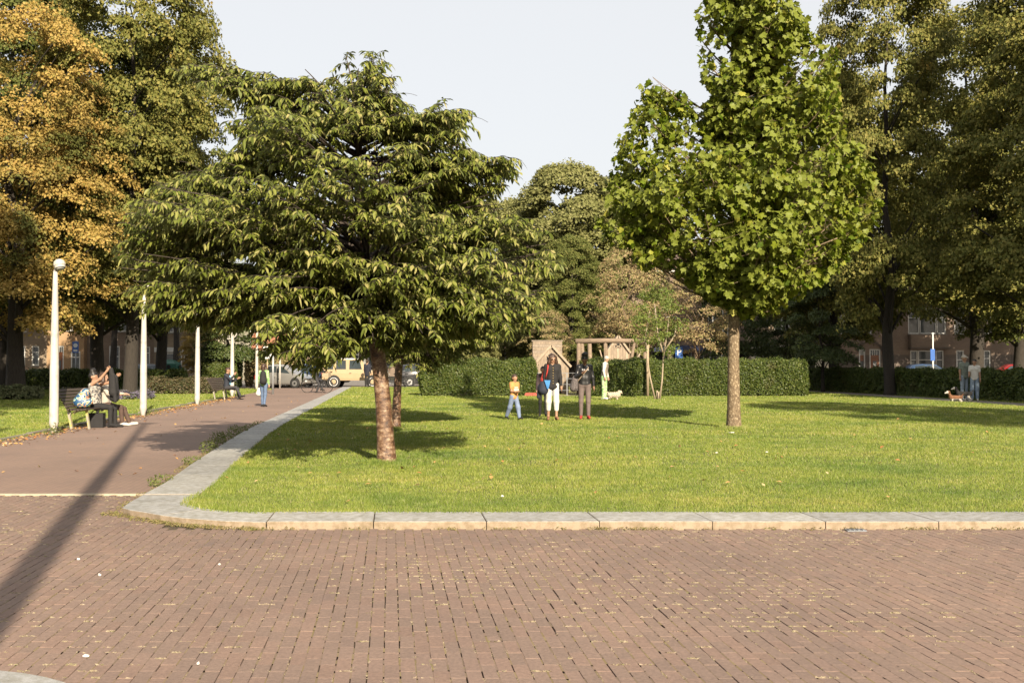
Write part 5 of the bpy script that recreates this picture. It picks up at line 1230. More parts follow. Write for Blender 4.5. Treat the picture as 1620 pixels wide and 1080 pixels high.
def car(loc, rz, label, st, body, roofmat=None, wheels=((0.75, 0.31), (3.1, 0.31)), win=None, white_rim=False, off=False, tail=True):
    """st: stations (x, sill, belt, roof, half width sill/belt, half width roof); front at larger x"""
    root = empty('parked_car', loc, rz, label, 'car')
    secs = []
    for (x, s, b_, r, w, wr) in st:
        secs.append([(x, w * 0.97, s), (x, w, s + 0.22 * (b_ - s)), (x, w, s + 0.7 * (b_ - s)), (x, w * 0.975, b_), (x, wr + 0.0, max(b_ + 0.005, r - 0.06)), (x, wr * 0.86, max(b_ + 0.012, r)), (x, 0, max(b_ + 0.018, r + 0.02))])
    mb = MB(); nn = 7; V = []
    for s in secs: V += s + [(x, -y, z) for x, y, z in reversed(s[:-1])]
    m_ = 13; Fs = []; Ms = []
    for i in range(len(st) - 1):
        for j in range(m_ - 1):
            Fs.append((i * m_ + j, i * m_ + j + 1, (i + 1) * m_ + j + 1, (i + 1) * m_ + j)); Ms.append(1 if (j in (4, 5, 6, 7) and roofmat) else 0)
        Fs.append((i * m_ + 12, i * m_, (i + 1) * m_, (i + 1) * m_ + 12)); Ms.append(0)
    Fs.append(tuple(range(m_))); Ms.append(0); Fs.append(tuple(reversed(range((len(st) - 1) * m_, len(st) * m_)))); Ms.append(0)
    mb.v = V; mb.f = [list(f) for f in Fs]; mb.m = Ms
    mb.build('body', [body, roofmat or body], root, True).data.polygons.foreach_set('use_smooth', [not off] * len(Fs))
    # windows: between belt and roof, sloped ones front and rear
    def at(x, k, side):
        for i in range(len(st) - 1):
            if st[i][0] <= x <= st[i + 1][0]:
                t = (x - st[i][0]) / max(1e-6, st[i + 1][0] - st[i][0]); a, b_ = secs[i][3], secs[i + 1][3]; c, d = secs[i][4], secs[i + 1][4]
                lo = Vector(a).lerp(Vector(b_), t); hi = Vector(c).lerp(Vector(d), t); p = lo.lerp(hi, k); p.y = (p.y + 0.012) * side; return p
    for (xa, xb, xc, xd) in win or []:      # bottom rear, top rear, top front, bottom front
        for sd in (-1, 1):
            q = []
            for i in range(7): q += [at(xa + (xd - xa) * i / 6, 0.08, sd), at(xb + (xc - xb) * i / 6, 0.90, sd)]
            MB().add(q, [(2 * i, 2 * i + 1, 2 * i + 3, 2 * i + 2) for i in range(6)]).build('side_window', CGL, root)
    for i in range(len(st) - 1):              # windscreen and rear glass
        ra, rb2 = st[i][3] - st[i][2], st[i + 1][3] - st[i + 1][2]
        if (ra < 0.1) != (rb2 < 0.1):
            lo, hi = (i, i + 1) if ra < 0.1 else (i + 1, i)
            a, b_ = Vector(secs[lo][4]), Vector(secs[hi][4]); c = Vector(secs[lo][6]); d = Vector(secs[hi][6])
            dx = 0.012 if hi < lo else -0.012
            q = [a.lerp(b_, .1) * 1, a.lerp(b_, .9) * 1]; q = [Vector((p.x + dx, p.y * 0.92, p.z + 0.012)) for p in q] ; q += [Vector((p.x, -p.y, p.z)) for p in reversed(q)]
            MB().add(q, [(0, 1, 2, 3)]).add([p - Vector((0, 0, 0.01)) for p in q], [(3, 2, 1, 0)]).build('windscreen', CGL, root)
    W = max(s[4] for s in st)
    for x, r in wheels:
        for sd in (-1, 1):
            MB().tube([(x, sd * (W - 0.10), r + 0.02), (x, sd * (W + 0.004), r + 0.02)], r * 1.16, 24).build('wheel_arch', TRIMK, root)
            wh = MB().tube([(x, sd * (W - 0.12), r), (x, sd * (W + 0.02), r), (x, sd * (W + 0.03), r)], [r, r, r * 0.86], 28).build('wheel', RUB, root, True)
            rm = MB().tube([(x, sd * (W + 0.0), r), (x, sd * (W + 0.035), r)], [r * 0.62, r * 0.60], 20)
            if white_rim: rm.torus((x, sd * (W + 0.03), r), r * 0.72, 0.018, 'Y', 24, 6)
            rm.build('rim', SWHITE if white_rim else RIMM, wh) if not white_rim else (MB().tube([(x, sd * W, r), (x, sd * (W + 0.031), r)], [r * .64, r * .6], 20).build('rim', TRIMK, wh), MB().torus((x, sd * (W + 0.034), r), r * 0.70, 0.022, 'Y', 24, 6).build('ring', SWHITE, wh))
            MB().tube([(x, sd * (W + 0.030), r), (x, sd * (W + 0.06), r)], [r * .25, r * .2] if not white_rim else [r * .42, r * .3], 12).build('hub', TRIMK if not white_rim else body, wh)
    f = st[-1]; re = st[0]
    for sd in (-1, 1):
        MB().box((f[0] - 0.06, sd * f[4] * 0.80, f[2] - 0.13), (0.16, 0.34, 0.15)).build('headlight', LAMPW, root)
        MB().box((re[0] + 0.04, sd * re[4] * 0.93, re[2] - 0.12), (0.12, 0.14, 0.26)).build('taillight', LAMPR, root)
        MB().box((win[0][3] - 0.1 if win else 2, sd * (W + 0.09), f[2] + 0.16), (0.12, 0.16, 0.13)).build('mirror', body, root)
        for xd in ([win[-1][3] - 0.15] if win else []): MB().box((xd - 0.6, sd * (W + 0.012), f[2] - 0.02), (0.16, 0.03, 0.03)).build('door_handle', TRIMK, root)
    for x, dx in ((f[0], 0.03), (re[0], -0.03)): MB().box((x + dx, 0, 0.42), (0.12, 2 * f[4] * 0.98, 0.18)).build('bumper', TRIMK if off else body, root)
    return root
HATCH = [(0.0, 0.32, 0.80, 0.80, 0.72, 0.55), (0.10, 0.24, 0.92, 0.93, 0.80, 0.60), (0.62, 0.20, 0.95, 1.42, 0.84, 0.60), (1.3, 0.20, 0.95, 1.50, 0.85, 0.62), (2.0, 0.20, 0.93, 1.46, 0.85, 0.62), (2.85, 0.20, 0.90, 0.905, 0.85, 0.66), (3.4, 0.22, 0.78, 0.785, 0.82, 0.64), (3.75, 0.28, 0.60, 0.605, 0.70, 0.5)]
SILV = paint('paint_silver', (0.42, 0.41, 0.39), 0.5, 0.3); NAVY = paint('paint_navy', (0.03, 0.05, 0.10)); BLU = paint('paint_blue', (0.05, 0.09, 0.18)); GREY = paint('paint_grey', (0.25, 0.27, 0.30), 0.3)
CREAMP = paint('paint_cream', (0.50, 0.37, 0.22), 0, 0.35); WHT = paint('paint_white', (0.72, 0.71, 0.68)); RED = paint('paint_red', (0.35, 0.02, 0.02)); BLK = paint('paint_black', (0.02, 0.02, 0.025))
hw = [(0.62, 0.85, 1.55, 1.62), (1.72, 1.68, 2.08, 2.62)]
car(((413 - 810) / F * 65, 65.0, 0), R(-18), 'small silver hatchback parked behind the woman in the green top', HATCH, SILV, wheels=((0.68, 0.30), (3.0, 0.30)), win=hw)
ESTATE = [(0.0, 0.32, 0.88, 0.885, 0.76, 0.6), (0.08, 0.24, 0.98, 1.0, 0.84, 0.62), (0.35, 0.22, 0.99, 1.44, 0.87, 0.62), (1.2, 0.20, 0.99, 1.54, 0.88, 0.64), (2.3, 0.20, 0.97, 1.50, 0.88, 0.64), (3.15, 0.20, 0.95, 0.955, 0.88, 0.68), (3.9, 0.22, 0.82, 0.825, 0.85, 0.64), (4.35, 0.28, 0.62, 0.625, 0.74, 0.5)]
ew = [(0.35, 0.55, 1.35, 1.40), (1.50, 1.46, 2.30, 2.9)]
car(((452 - 810) / F * 69, 69.0, 0), R(-10), 'dark blue car parked just behind the silver hatchback', ESTATE, NAVY, wheels=((0.8, 0.32), (3.5, 0.32)), win=ew)
OFFR = [(0.0, 0.48, 1.12, 1.125, 0.80, 0.74), (0.02, 0.46, 1.13, 1.84, 0.82, 0.74), (1.3, 0.46, 1.13, 1.90, 0.84, 0.75), (2.6, 0.46, 1.13, 1.88, 0.84, 0.75), (2.95, 0.46, 1.13, 1.135, 0.84, 0.72), (4.0, 0.46, 1.08, 1.085, 0.80, 0.70), (4.2, 0.5, 0.95, 0.955, 0.78, 0.66)]
car(((513 - 810) / F * 65.5, 65.5, 0), 0, 'cream vintage off-road car with a pale roof and white-ringed wheels', OFFR, CREAMP, roofmat=WHT, wheels=((0.78, 0.37), (3.3, 0.37)), win=[(0.18, 0.2, 0.72, 0.74), (0.92, 0.94, 1.55, 1.57), (1.78, 1.8, 2.45, 2.6)], white_rim=True, off=True)
car(((-52 - 810) / F * 66, 66.0, 0), R(-14), 'dark car with its pale headlight facing out at the left edge', ESTATE, BLU, wheels=((0.8, 0.32), (3.5, 0.32)), win=ew)
car(((-20 - 810) / F * 72, 72.0, 0), R(-5), 'black car parked behind the dark car at the left edge', ESTATE, BLK, wheels=((0.8, 0.32), (3.5, 0.32)), win=ew)
car(((262 - 810) / F * 78, 78.0, 0), R(180), 'pale grey car showing between the trunks before the brown house', ESTATE, GREY, wheels=((0.8, 0.32), (3.5, 0.32)), win=ew)
car(((1432 - 810) / F * 82, 82.0, 0), R(4), 'blue car with just its roof above the right hedge', ESTATE, BLU, wheels=((0.8, 0.32), (3.5, 0.32)), win=ew)
car(((1640 - 810) / F * 80, 80.0, 0), R(176), 'red car behind the hedge beside the standing couple', ESTATE, RED, wheels=((0.8, 0.32), (3.5, 0.32)), win=ew)
car(((1600 - 810) / F * 76, 76.0, 0), R(4), 'silver car at the right edge in front of the red car', HATCH, SILV, wheels=((0.68, 0.30), (3.0, 0.30)), win=hw)
car(((628 - 810) / F * 67, 67.0, 0), R(10), 'black car behind the parked bicycles', ESTATE, BLK, wheels=((0.8, 0.32), (3.5, 0.32)), win=ew)

# ================================================================== BICYCLES
def bicycle(loc, rz, label, frame=TRIMK, crate=False, group='bicycles by the street'):
    root = empty('bicycle', loc, rz, label, 'bicycle', group)
    r = 0.34; a, b_ = Vector((-0.54, 0, r)), Vector((0.56, 0, r)); bb = Vector((-0.08, 0, 0.28)); st_ = Vector((-0.22, 0, 0.80)); hd = Vector((0.38, 0, 0.90))
    for c in (a, b_):
        w = MB().torus(c, r, 0.018, 'Y', 24, 6).build('wheel', RUB, root, True)
        s = MB()
        for k in range(9): s.tube([c, c + Vector((math.cos(k * 2 * PI / 9), 0, math.sin(k * 2 * PI / 9))) * (r - 0.02)], 0.003, 3)
        s.build('spokes', RIMM, w)
        f = MB(); f.torus(c, r + 0.035, 0.014, 'Y', 12, 5, a0=0.3, a1=PI * 0.9); f.build('mudguard', frame, root)
    f = MB()
    for p, q, rr in ((bb, st_, .016), (bb, hd - Vector((0, 0, .18)), .018), (st_ - Vector((0, 0, .1)), hd - Vector((0, 0, .06)), .016), (a, bb, .011), (a, st_ - Vector((0, 0, .12)), .010), (hd, b_, .014), (hd, hd + Vector((-.04, 0, .16)), .012)): f.tube([p, q], rr, 6)
    f.build('frame', frame, root)
    MB().blob(st_ + Vector((-.02, 0, .10)), (0.14, 0.09, 0.04)).build('saddle', TRIMK, root, True)
    h = hd + Vector((-.04, 0, .16)); MB().tube([h + Vector((-.14, -.28, 0)), h + Vector((0, -.2, 0.02)), h, h + Vector((0, .2, .02)), h + Vector((-.14, .28, 0))], 0.013, 6).build('handlebar', RIMM, root)
    MB().tube([bb + Vector((0, -.1, 0)), bb + Vector((.12, -.1, -.1))], 0.012, 6).tube([bb + Vector((0, .1, 0)), bb + Vector((-.12, .1, .1))], 0.012, 6).tube([bb + Vector((0, -.1, 0)), bb + Vector((0, .1, 0))], 0.03, 8).build('pedals', TRIMK, root)
    MB().box(a + Vector((-.03, 0, .40)), (0.40, 0.14, 0.02)).build('carrier', frame, root)
    if crate: MB().box(b_ + Vector((.02, 0, .62)), (0.30, 0.36, 0.26)).build('crate', M('wicker', (0.45, 0.36, 0.24), 0.8, 0.3, 30), root)
    return root
pb = G(501, 621); bicycle((pb.x, pb.y, 0), R(-12), 'black bicycle with a pale front crate, ridden towards the parked cars', crate=True)
for px, Y, rz, l in ((632, 62.5, 8, 'bicycle with a chrome handlebar leaning beside the hedge end'), (648, 63.5, 40, 'dark bicycle nearest the rounded hedge end'), (606, 62.8, -15, 'dark bicycle showing between the two cherry trunks')):
    bicycle(((px - 810) / F * Y, Y, 0), R(rz), l)
bicycle((-16.7, 58.5, 0), R(70), 'bicycle leaning by the fourth lamp post', frame=BLK)

# ================================================================== PLAYGROUND
WOODP = M('play_wood', (0.33, 0.26, 0.19), 0.8, 0.35, 8, 0.3, stretch=(2, 2, 0.5)); WOODG = M('play_wood_grey', (0.33, 0.27, 0.21), 0.85, 0.3, 8, 0.3); WOODL = M('play_wood_light', (0.42, 0.33, 0.24), 0.75, 0.2, 10)
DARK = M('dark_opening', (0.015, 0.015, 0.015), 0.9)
sand = sheet('playground_surface', [(-3.6, 46.4), (-3.6, 61), (14, 61), (13.2, 46.4), (3.4, 46.4), (3.4, 44.9), (0.9, 44.9), (0.9, 46.4)], LZ + 0.004, M('play_sand', (0.40, 0.31, 0.23), 0.95, 0.2, 3))
def playhouse(loc, w, eave, apex, depth, label, n=9, stilts=0.0, rz=0.0, door=True):
    root = empty('playhouse', loc, rz, label, 'playhouse', 'wooden playhouses')
    for i in range(n):
        xa = -w / 2 + w * i / n; xb = xa + w / n - 0.008; xm = (xa + xb) / 2
        za, zb = [eave + (apex - eave) * (1 - abs(v) / (w / 2)) - 0.02 for v in (xa, xb)]
        z0 = stilts
        if door and abs(xm - w * 0.12) < w * 0.17: z0 = stilts + (eave - stilts) * 0.78
        y = rng.uniform(-0.004, 0.004)
        MB().add([(xa, y - .012, z0), (xb, y - .012, z0), (xb, y - .012, zb), (xa, y - .012, za), (xa, y + .012, z0), (xb, y + .012, z0), (xb, y + .012, zb), (xa, y + .012, za)],
                 [(0, 1, 2, 3), (7, 6, 5, 4), (1, 0, 4, 5), (2, 1, 5, 6), (3, 2, 6, 7), (0, 3, 7, 4)]).build('plank', WOODP if i % 3 else WOODL, root)
    MB().box((-w / 2 + .02, depth / 2, (eave + stilts) / 2), (0.03, depth, eave - stilts)).box((w / 2 - .02, depth / 2, (eave + stilts) / 2), (0.03, depth, eave - stilts)).box((0, depth, (eave + stilts) / 2), (w, 0.03, eave - stilts)).build('wall', WOODP, root)
    for s in (-1, 1):
        a = Vector((s * (w / 2 + 0.10), 0, eave - 0.12)); b_ = Vector((0, 0, apex + 0.02))
        r_ = MB().add([a + Vector((0, -.12, 0)), b_ + Vector((0, -.12, 0)), b_ + Vector((0, depth + .1, 0)), a + Vector((0, depth + .1, 0)), a + Vector((0, -.12, .05)), b_ + Vector((0, -.12, .05)), b_ + Vector((0, depth + .1, .05)), a + Vector((0, depth + .1, .05))],
                 [(0, 1, 2, 3), (7, 6, 5, 4), (0, 4, 5, 1), (1, 5, 6, 2), (2, 6, 7, 3), (3, 7, 4, 0)]).build('roof_board', WOODG, root)
        MB().bar(a + Vector((0, -.14, .03)), b_ + Vector((0, -.14, .03)), 0.03, 0.10).build('barge_board', WOODL, root)
    zc = eave + (apex - eave) * 0.36; k = w * 0.14
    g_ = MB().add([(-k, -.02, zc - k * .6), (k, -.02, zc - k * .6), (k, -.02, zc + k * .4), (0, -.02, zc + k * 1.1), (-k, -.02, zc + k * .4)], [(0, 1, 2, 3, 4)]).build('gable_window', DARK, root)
    MB().bar((-k, -.035, zc - k * .6), (k, -.035, zc + k * .5), 0.02, 0.035).bar((k, -.041, zc - k * .6), (-k, -.041, zc + k * .5), 0.02, 0.035).build('window_cross', WOODL, g_)
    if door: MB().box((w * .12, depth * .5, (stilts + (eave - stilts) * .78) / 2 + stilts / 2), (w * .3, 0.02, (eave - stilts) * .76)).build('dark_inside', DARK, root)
    if stilts:
        for sx2 in (-1, 1):
            for yy in (0.06, depth - .06): MB().tube([(sx2 * (w / 2 - .06), yy, 0), (sx2 * (w / 2 - .06), yy, stilts)], 0.05, 6).build('post', WOODG, root)
    return root
YP = 47.6; sP = F / YP
playhouse(((872.5 - 810) / sP, YP, LZ), 55 / sP, 1.47 - LZ + 0 / sP, 1.47 - LZ + 29.5 / sP, 1.6, 'wooden playhouse with a pointed gable and crossed window behind the walking women')
YQ = 56.0; sQ = F / YQ
playhouse(((978 - 810) / sQ, YQ, LZ), 33 / sQ, 1.38 + 22 / sQ, 1.38 + 45 / sQ, 1.4, 'small raised playhouse on posts seen under the log beam', n=7, stilts=1.38 - 4 / sQ, door=False)
# tower of horizontal boards behind the first house
tw = empty('play_tower', ((866 - 810) / F * 51, 51, LZ), 0, 'square tower of horizontal wooden boards behind the pointed playhouse', 'play tower')
tz = [1.38 + (577 - y) / F * 51 for y in (595, 539)]; tz[0] = 0.9
nb = 11
for i in range(nb):
    z = tz[0] + (tz[1] - tz[0]) * (i + .5) / nb; hh = (tz[1] - tz[0]) / nb - 0.012
    MB().box((0, rng.uniform(-.004, .004), z), (1.50, 0.03, hh)).build('plank', WOODG if i % 2 else WOODP, tw)
MB().box((-.74, .7, (tz[0] + tz[1]) / 2), (.03, 1.36, tz[1] - tz[0])).box((.74, .7, (tz[0] + tz[1]) / 2), (.03, 1.36, tz[1] - tz[0])).build('side_wall', WOODG, tw)
MB().box((0, .7, tz[1] + .03), (1.6, 1.5, .05)).build('roof', WOODG, tw)
for x in (-.68, .68):
    for y in (.08, 1.3): MB().tube([(x, y, 0), (x, y, tz[0] + .1)], 0.06, 6).build('post', WOODG, tw)
# log swing frame
YS = 47.0; sS = F / YS; xl, xr = (914 - 810) / sS, (1016 - 810) / sS; zb = 1.38 + (577 - 539) / sS
sf = empty('swing_frame', (xl, YS, LZ), 0, 'big log frame with a horizontal beam and slanted props behind the hedge', 'swing frame')
LOG = M('log_wood', (0.27, 0.20, 0.14), 0.85, 0.4, 6, 0.5, stretch=(1, 4, 4))
Wd_ = xr - xl
MB().tube([(-.1, 0, zb), (Wd_ * .5, 0, zb + .03), (Wd_ + .15, 0, zb + .01)], [.13, .12, .10], 10).build('beam', LOG, sf, True)
for x, y, xt, r in ((0.05, .15, .05, .10), (0.35, .5, .2, .09), (1.55, 1.2, 1.3, .09), (Wd_ - .75, .6, Wd_ - .35, .07)): MB().tube([(x, y, 0), (xt, 0, zb)], r, 8).build('prop', LOG, sf, True)
MB().tube([(Wd_ - .06, -2.3, 0), (Wd_ - .06, -2.3, zb + .02)], .065, 8).build('front_post', M('log_pale', (0.42, 0.33, 0.22), 0.8, 0.3, 8, stretch=(4, 4, 1)), sf, True)
for x in (1.25, 1.6, 2.45, 2.8): MB().tube([(x, 0, zb), (x + .02, 0, 1.0)], .012, 4).build('rope', WOODL, sf)
ROPER = M('red_plastic', (0.5, 0.08, 0.05), 0.5)
for a, b_ in (((1.05, .1, zb - .4), (1.25, .1, zb - 1.1)), ((2.75, .1, zb - 1.0), (3.05, .1, zb - .35))): MB().bar(a, b_, 0.05, 0.07).build('slanted_board', WOODL, sf)
# upright logs and stumps behind the hedge
for i, (px, Y, h, l) in enumerate(((1022, 54, 2.1, 'leaning pale log left of the thin forked stems'), (1058, 54, 2.2, 'upright pinkish log between the forked stems'), (935, 55, 2.6, 'rough upright log behind the woman in the dark jacket'))):
    o = MB().tube([(0, 0, 0), (rng.uniform(-.1, .2), 0, h)], [.14, .11], 9).build('log_post', LOG, None, True); o.location = ((px - 810) / F * Y, Y, LZ); tag(o, l, 'log', 'upright playground logs')
# low wire fence
wf = empty('wire_fence', (0.55, 45.3, LZ), 0, 'low see-through metal fence in the gap between the hedges', 'fence')
for x in (0, .65, 1.3, 1.95, 2.6): MB().tube([(x, 0, 0), (x, 0, 1.05)], .022, 6).build('fence_post', STEEL, wf)
for z in (.25, .52, .78, 1.03): MB().tube([(0, 0, z), (2.6, 0, z)], .010, 4).build('rail', STEEL, wf)
rbx = MB().box((0, 0, .08), (.62, .12, .13)).build('play_bar', ROPER); rbx.location = ((841 - 810) / F * 45, 45.0, LZ); tag(rbx, 'low red plastic bar on the ground in front of the fence', 'toy')

# ================================================================== PEOPLE
SK = {n: M('skin_' + n, c, 0.55, 0.1, 12) for n, c in (('light', (0.52, 0.32, 0.22)), ('tan', (0.42, 0.24, 0.15)), ('brown', (0.26, 0.14, 0.085)), ('dark', (0.13, 0.07, 0.045)))}
EYEW = M('eye_dark', (0.02, 0.015, 0.012), 0.3); LIPM = M('lips', (0.38, 0.12, 0.10), 0.5)
def cloth(name, col, rough=0.85, var=0.25, sc_=9): return M('cloth_' + name, col, rough, var, sc_, 0.2)
def rotv(v, pitch, yaw=0.0, roll=0.0):
    """v hangs in local axes: x to the side, -y forward; pitch swings forward"""
    return Matrix.Rotation(yaw, 3, 'Z') @ Matrix.Rotation(roll, 3, 'Y') @ Matrix.Rotation(-pitch, 3, 'X') @ Vector(v)
def person(loc, face, H, label, pose=None, top=None, legs=None, skin_='light', hair=None, hair_kind='short', shoes=None, sleeve='long', leg_len='long', build=1.0, top_len=0.0, cat='person', wide=1.0, h=0.013, group=None, extra=None, glasses=False, skirt=False, hs=1.0):
    """loc: ground point; face: heading, 0 looks at the camera, positive turns to its left (picture right)"""
    P_ = dict(lean=0.0, la=(0.05, 0.12, 0.25), ra=(0.05, 0.12, 0.25), ll=(0.0, 0.0), rl=(0.0, 0.0), head=0.0, headyaw=0.0, hip=None, spread=0.0, legab=(0, 0)); P_.update(pose or {})
    s = H / 1.75; root = empty('person', loc, face, label, cat, group)
    J = {}
    hipz = 0.90 * s
    def leg(side, th, kn, ab=0.0):
        hip = Vector((side * 0.09 * s, 0, 0)); k = hip + rotv((side * 0.01 * s, 0, -0.43 * s), th, 0, -side * ab); a = k + rotv((0, 0, -0.41 * s), th - kn, 0, -side * ab * .6)
        toe = a + rotv((side * 0.02 * s, -0.17 * s, -0.045 * s), min(0.5, max(-0.9, (th - kn) * 0.6))); heel = a + rotv((0, 0.045 * s, -0.045 * s), (th - kn) * 0.6)
        return hip, k, a, toe, heel
    L_ = leg(1, *P_['ll'], P_['legab'][0]); R_ = leg(-1, *P_['rl'], P_['legab'][1])
    low = min(min(q.z for q in L_), min(q.z for q in R_)) - 0.025 * s
    dz = (P_['hip'] * 1.0 if P_['hip'] is not None else -low)
    L_ = [q + Vector((0, 0, dz)) for q in L_]; R_ = [q + Vector((0, 0, dz)) for q in R_]
    pel = Vector((0, 0, dz + 0.04 * s)); le = P_['lean']
    def up(z, x=0.0, y=0.0): return pel + rotv((x * s, y * s, z * s), -le)
    waist, chest, neckb, neckt = up(0.16), up(0.38, 0, 0.0), up(0.51, 0, 0.01), up(0.565, 0, -0.01)
    hd = neckt + rotv((0, 0, 0.10 * s), -le + -P_['head'])
    b = build; body, shirt, trou = [], [], []
    def c_(L, p, q, a, e): L.append((tuple(p), tuple(q), a * s, e * s))
    for sd, K in ((1, L_), (-1, R_)):
        hip, k, a, toe, heel = K
        c_(body, hip, k, 0.075 * b, 0.048 * b); c_(body, k, a, 0.050 * b, 0.034); c_(body, a, toe, 0.034, 0.024); c_(body, a, heel, 0.034, 0.028)
        e = k.lerp(a, 0.93) if leg_len == 'long' else (k.lerp(a, 0.50) if leg_len == 'capri' else k.lerp(a, 0.05))
        c_(trou, hip, k, 0.088 * b, 0.060 * b * wide); c_(trou, k, e, 0.062 * b * wide, 0.050 * wide); 
        sh = [(tuple(a - Vector((0, 0, 0.01 * s))), tuple(toe + Vector((0, 0, 0.008))), 0.042 * s, 0.034 * s), (tuple(a), tuple(heel), 0.042 * s, 0.036 * s)]
        V, Fq = skin(sh, 0.012, 0.02, clip=None); link('shoe', raw_mesh('shoe', V, 4, Fq, shoes, smooth=True), root)
    c_(trou, up(0.0, 0.05), up(0.12, 0.045), 0.105 * b, 0.098 * b); c_(trou, up(0.0, -0.05), up(0.12, -0.045), 0.105 * b, 0.098 * b)
    for sx in (-1, 1):
        c_(body, up(0, 0.05 * sx), up(0.16, 0.04 * sx), 0.095 * b, 0.085 * b); c_(body, up(0.16, 0.04 * sx), up(0.38, 0.07 * sx), 0.085 * b, 0.095 * b); c_(body, up(0.38, 0.07 * sx), up(0.49, 0.06 * sx), 0.095 * b, 0.06 * b)
        c_(shirt, up(0.03 - top_len, 0.055 * sx), up(0.16, 0.045 * sx), 0.108 * b, 0.100 * b); c_(shirt, up(0.16, 0.045 * sx), up(0.38, 0.07 * sx), 0.100 * b, 0.108 * b); c_(shirt, up(0.38, 0.07 * sx), up(0.49, 0.055 * sx), 0.105 * b, 0.062 * b)
        c_(body, up(0.50, 0.03 * sx), up(0.475, 0.155 * sx), 0.05, 0.05); c_(shirt, up(0.495, 0.05 * sx), up(0.475, 0.155 * sx), 0.052, 0.062)
    c_(body, neckb, neckt + Vector((0, 0, 0.04 * s)), 0.056, 0.050)
    hands = []
    for sd, A in ((1, P_['la']), (-1, P_['ra'])):
        sh = up(0.475, 0.165 * sd); th, ab, el = A[:3]; yaw = A[3] if len(A) > 3 else 0.0
        eb = sh + rotv((0, 0, -0.29 * s), th, yaw * sd, -ab * sd); wr = eb + rotv((0, 0, -0.25 * s), th + el, yaw * sd + (A[4] if len(A) > 4 else 0) * sd, -ab * sd * 0.5)
        d = (wr - eb).normalized(); pm = wr + d * 0.07 * s
        c_(body, sh, eb, 0.047 * b, 0.038); c_(body, eb, wr, 0.039, 0.026); c_(body, wr, pm, 0.028, 0.031)
        if sleeve == 'long': c_(shirt, sh, eb, 0.060 * b, 0.048); c_(shirt, eb, eb.lerp(wr, 0.93), 0.049, 0.038)
        elif sleeve == 'short': c_(shirt, sh, sh.lerp(eb, 0.62), 0.062 * b, 0.058)
        hands.append((wr, pm, d, sd, eb))
    # head: skull, jaw, nose, ears
    hm = Matrix.Rotation(P_['headyaw'], 3, 'Z') @ Matrix.Rotation(P_['head'] + le * 0.5, 3, 'X')
    def hp(x, y, z): return hd + Vector((0, 0, 0.02 * s * (hs - 1) * 4)) + hm @ Vector((x * s * hs, y * s * hs, z * s * hs))
    c_(body, hp(0, 0.015, 0.035), hp(0, -0.005, 0.03), 0.088 * hs, 0.082 * hs); c_(body, hp(0, -0.012, 0.01), hp(0, -0.035, -0.065), 0.075 * hs, 0.045 * hs); c_(body, hp(0, -0.082, 0.01), hp(0, -0.098, -0.018), 0.010, 0.014)
    c_(body, hp(0.082, 0.01, 0.01), hp(0.084, 0.012, -0.02), 0.012, 0.010); c_(body, hp(-0.082, 0.01, 0.01), hp(-0.084, 0.012, -0.02), 0.012, 0.010)
    V, Fq = skin(body, h, 0.022)
    # fingers, eyes and mouth join the same body mesh
    fb = MB()
    for wr, pm, d, sd, eb in hands:
        n = d.cross(Vector((0, 1, 0)));
        if n.length < 0.2: n = d.cross(Vector((1, 0, 0)))
        n.normalize(); u = d.cross(n).normalized()
        for i, L in enumerate((0.070, 0.080, 0.075, 0.058)):
            r0 = pm + u * (i - 1.5) * 0.019 * s; m1 = r0 + d * L * 0.55 * s + n * 0.004 * s; m2 = m1 + (d * 0.8 + n * 0.6 * (-sd)).normalized() * L * 0.5 * s
            fb.tube([r0 - d * 0.015, m1, m2], [0.0095 * s, 0.0085 * s, 0.007 * s], 5, 0)
        t0 = wr + d * 0.03 * s + u * -0.026 * s; fb.tube([t0, t0 + (d + u * -0.7).normalized() * 0.04 * s, t0 + (d * 1.4 + u * -0.6).normalized() * 0.065 * s], [0.011 * s, 0.010 * s, 0.008 * s], 5, 0)
    for sx in (-1, 1): fb.blob(hp(0.032 * sx, -0.080, 0.018), (0.013 * s, 0.008 * s, 0.009 * s), 8, 1)
    fb.blob(hp(0, -0.078, -0.050), (0.024 * s, 0.010 * s, 0.007 * s), 8, 2)
    nv = len(V); Vall = np.concatenate([V, np.array(fb.v)]); idx = list(Fq.ravel()); ns = [4] * len(Fq) + [len(f) for f in fb.f]; mi = [0] * len(Fq) + fb.m
    for f in fb.f: idx += [i + nv for i in f]
    link('body', raw_mesh('body', Vall, ns, idx, [SK[skin_], EYEW, LIPM], mi, True), root)
    if legs is not None:
        if skirt: c_(trou, pel, pel - Vector((0, 0, .4 * s)), .14, .17)
        V, Fq = skin(trou, h, 0.03); link('trousers', raw_mesh('trousers', V, 4, Fq, legs, smooth=True), root)
    V, Fq = skin(shirt, h, 0.035, clip=lambda X_, Y_, Z_: None if False else np.full(X_.shape, -1.0)); link('top', raw_mesh('top', V, 4, Fq, top, smooth=True), root)
    if hair is not None:
        sh_ = s * hs; hc = [(tuple(hp(0, 0.030, 0.048)), tuple(hp(0, 0.004, 0.058)), 0.094 * sh_, 0.086 * sh_), (tuple(hp(0, 0.05, 0.0)), tuple(hp(0, 0.05, -0.04)), 0.068 * sh_, 0.05 * sh_)]
        if hair_kind == 'long': hc += [(tuple(hp(0.072 * q, -0.02, 0.06)), tuple(hp(0.100 * q, -0.02, -0.10)), 0.040 * s, 0.050 * s) for q in (-1, 1)] + [(tuple(hp(0.100 * q, -0.01, -0.08)), tuple(hp(0.105 * q, -0.005, -0.17)), 0.048 * s, 0.035 * s) for q in (-1, 1)] + [(tuple(hp(0, 0.06, 0)), tuple(hp(0, 0.06, -0.15)), 0.08 * s, 0.07 * s)]
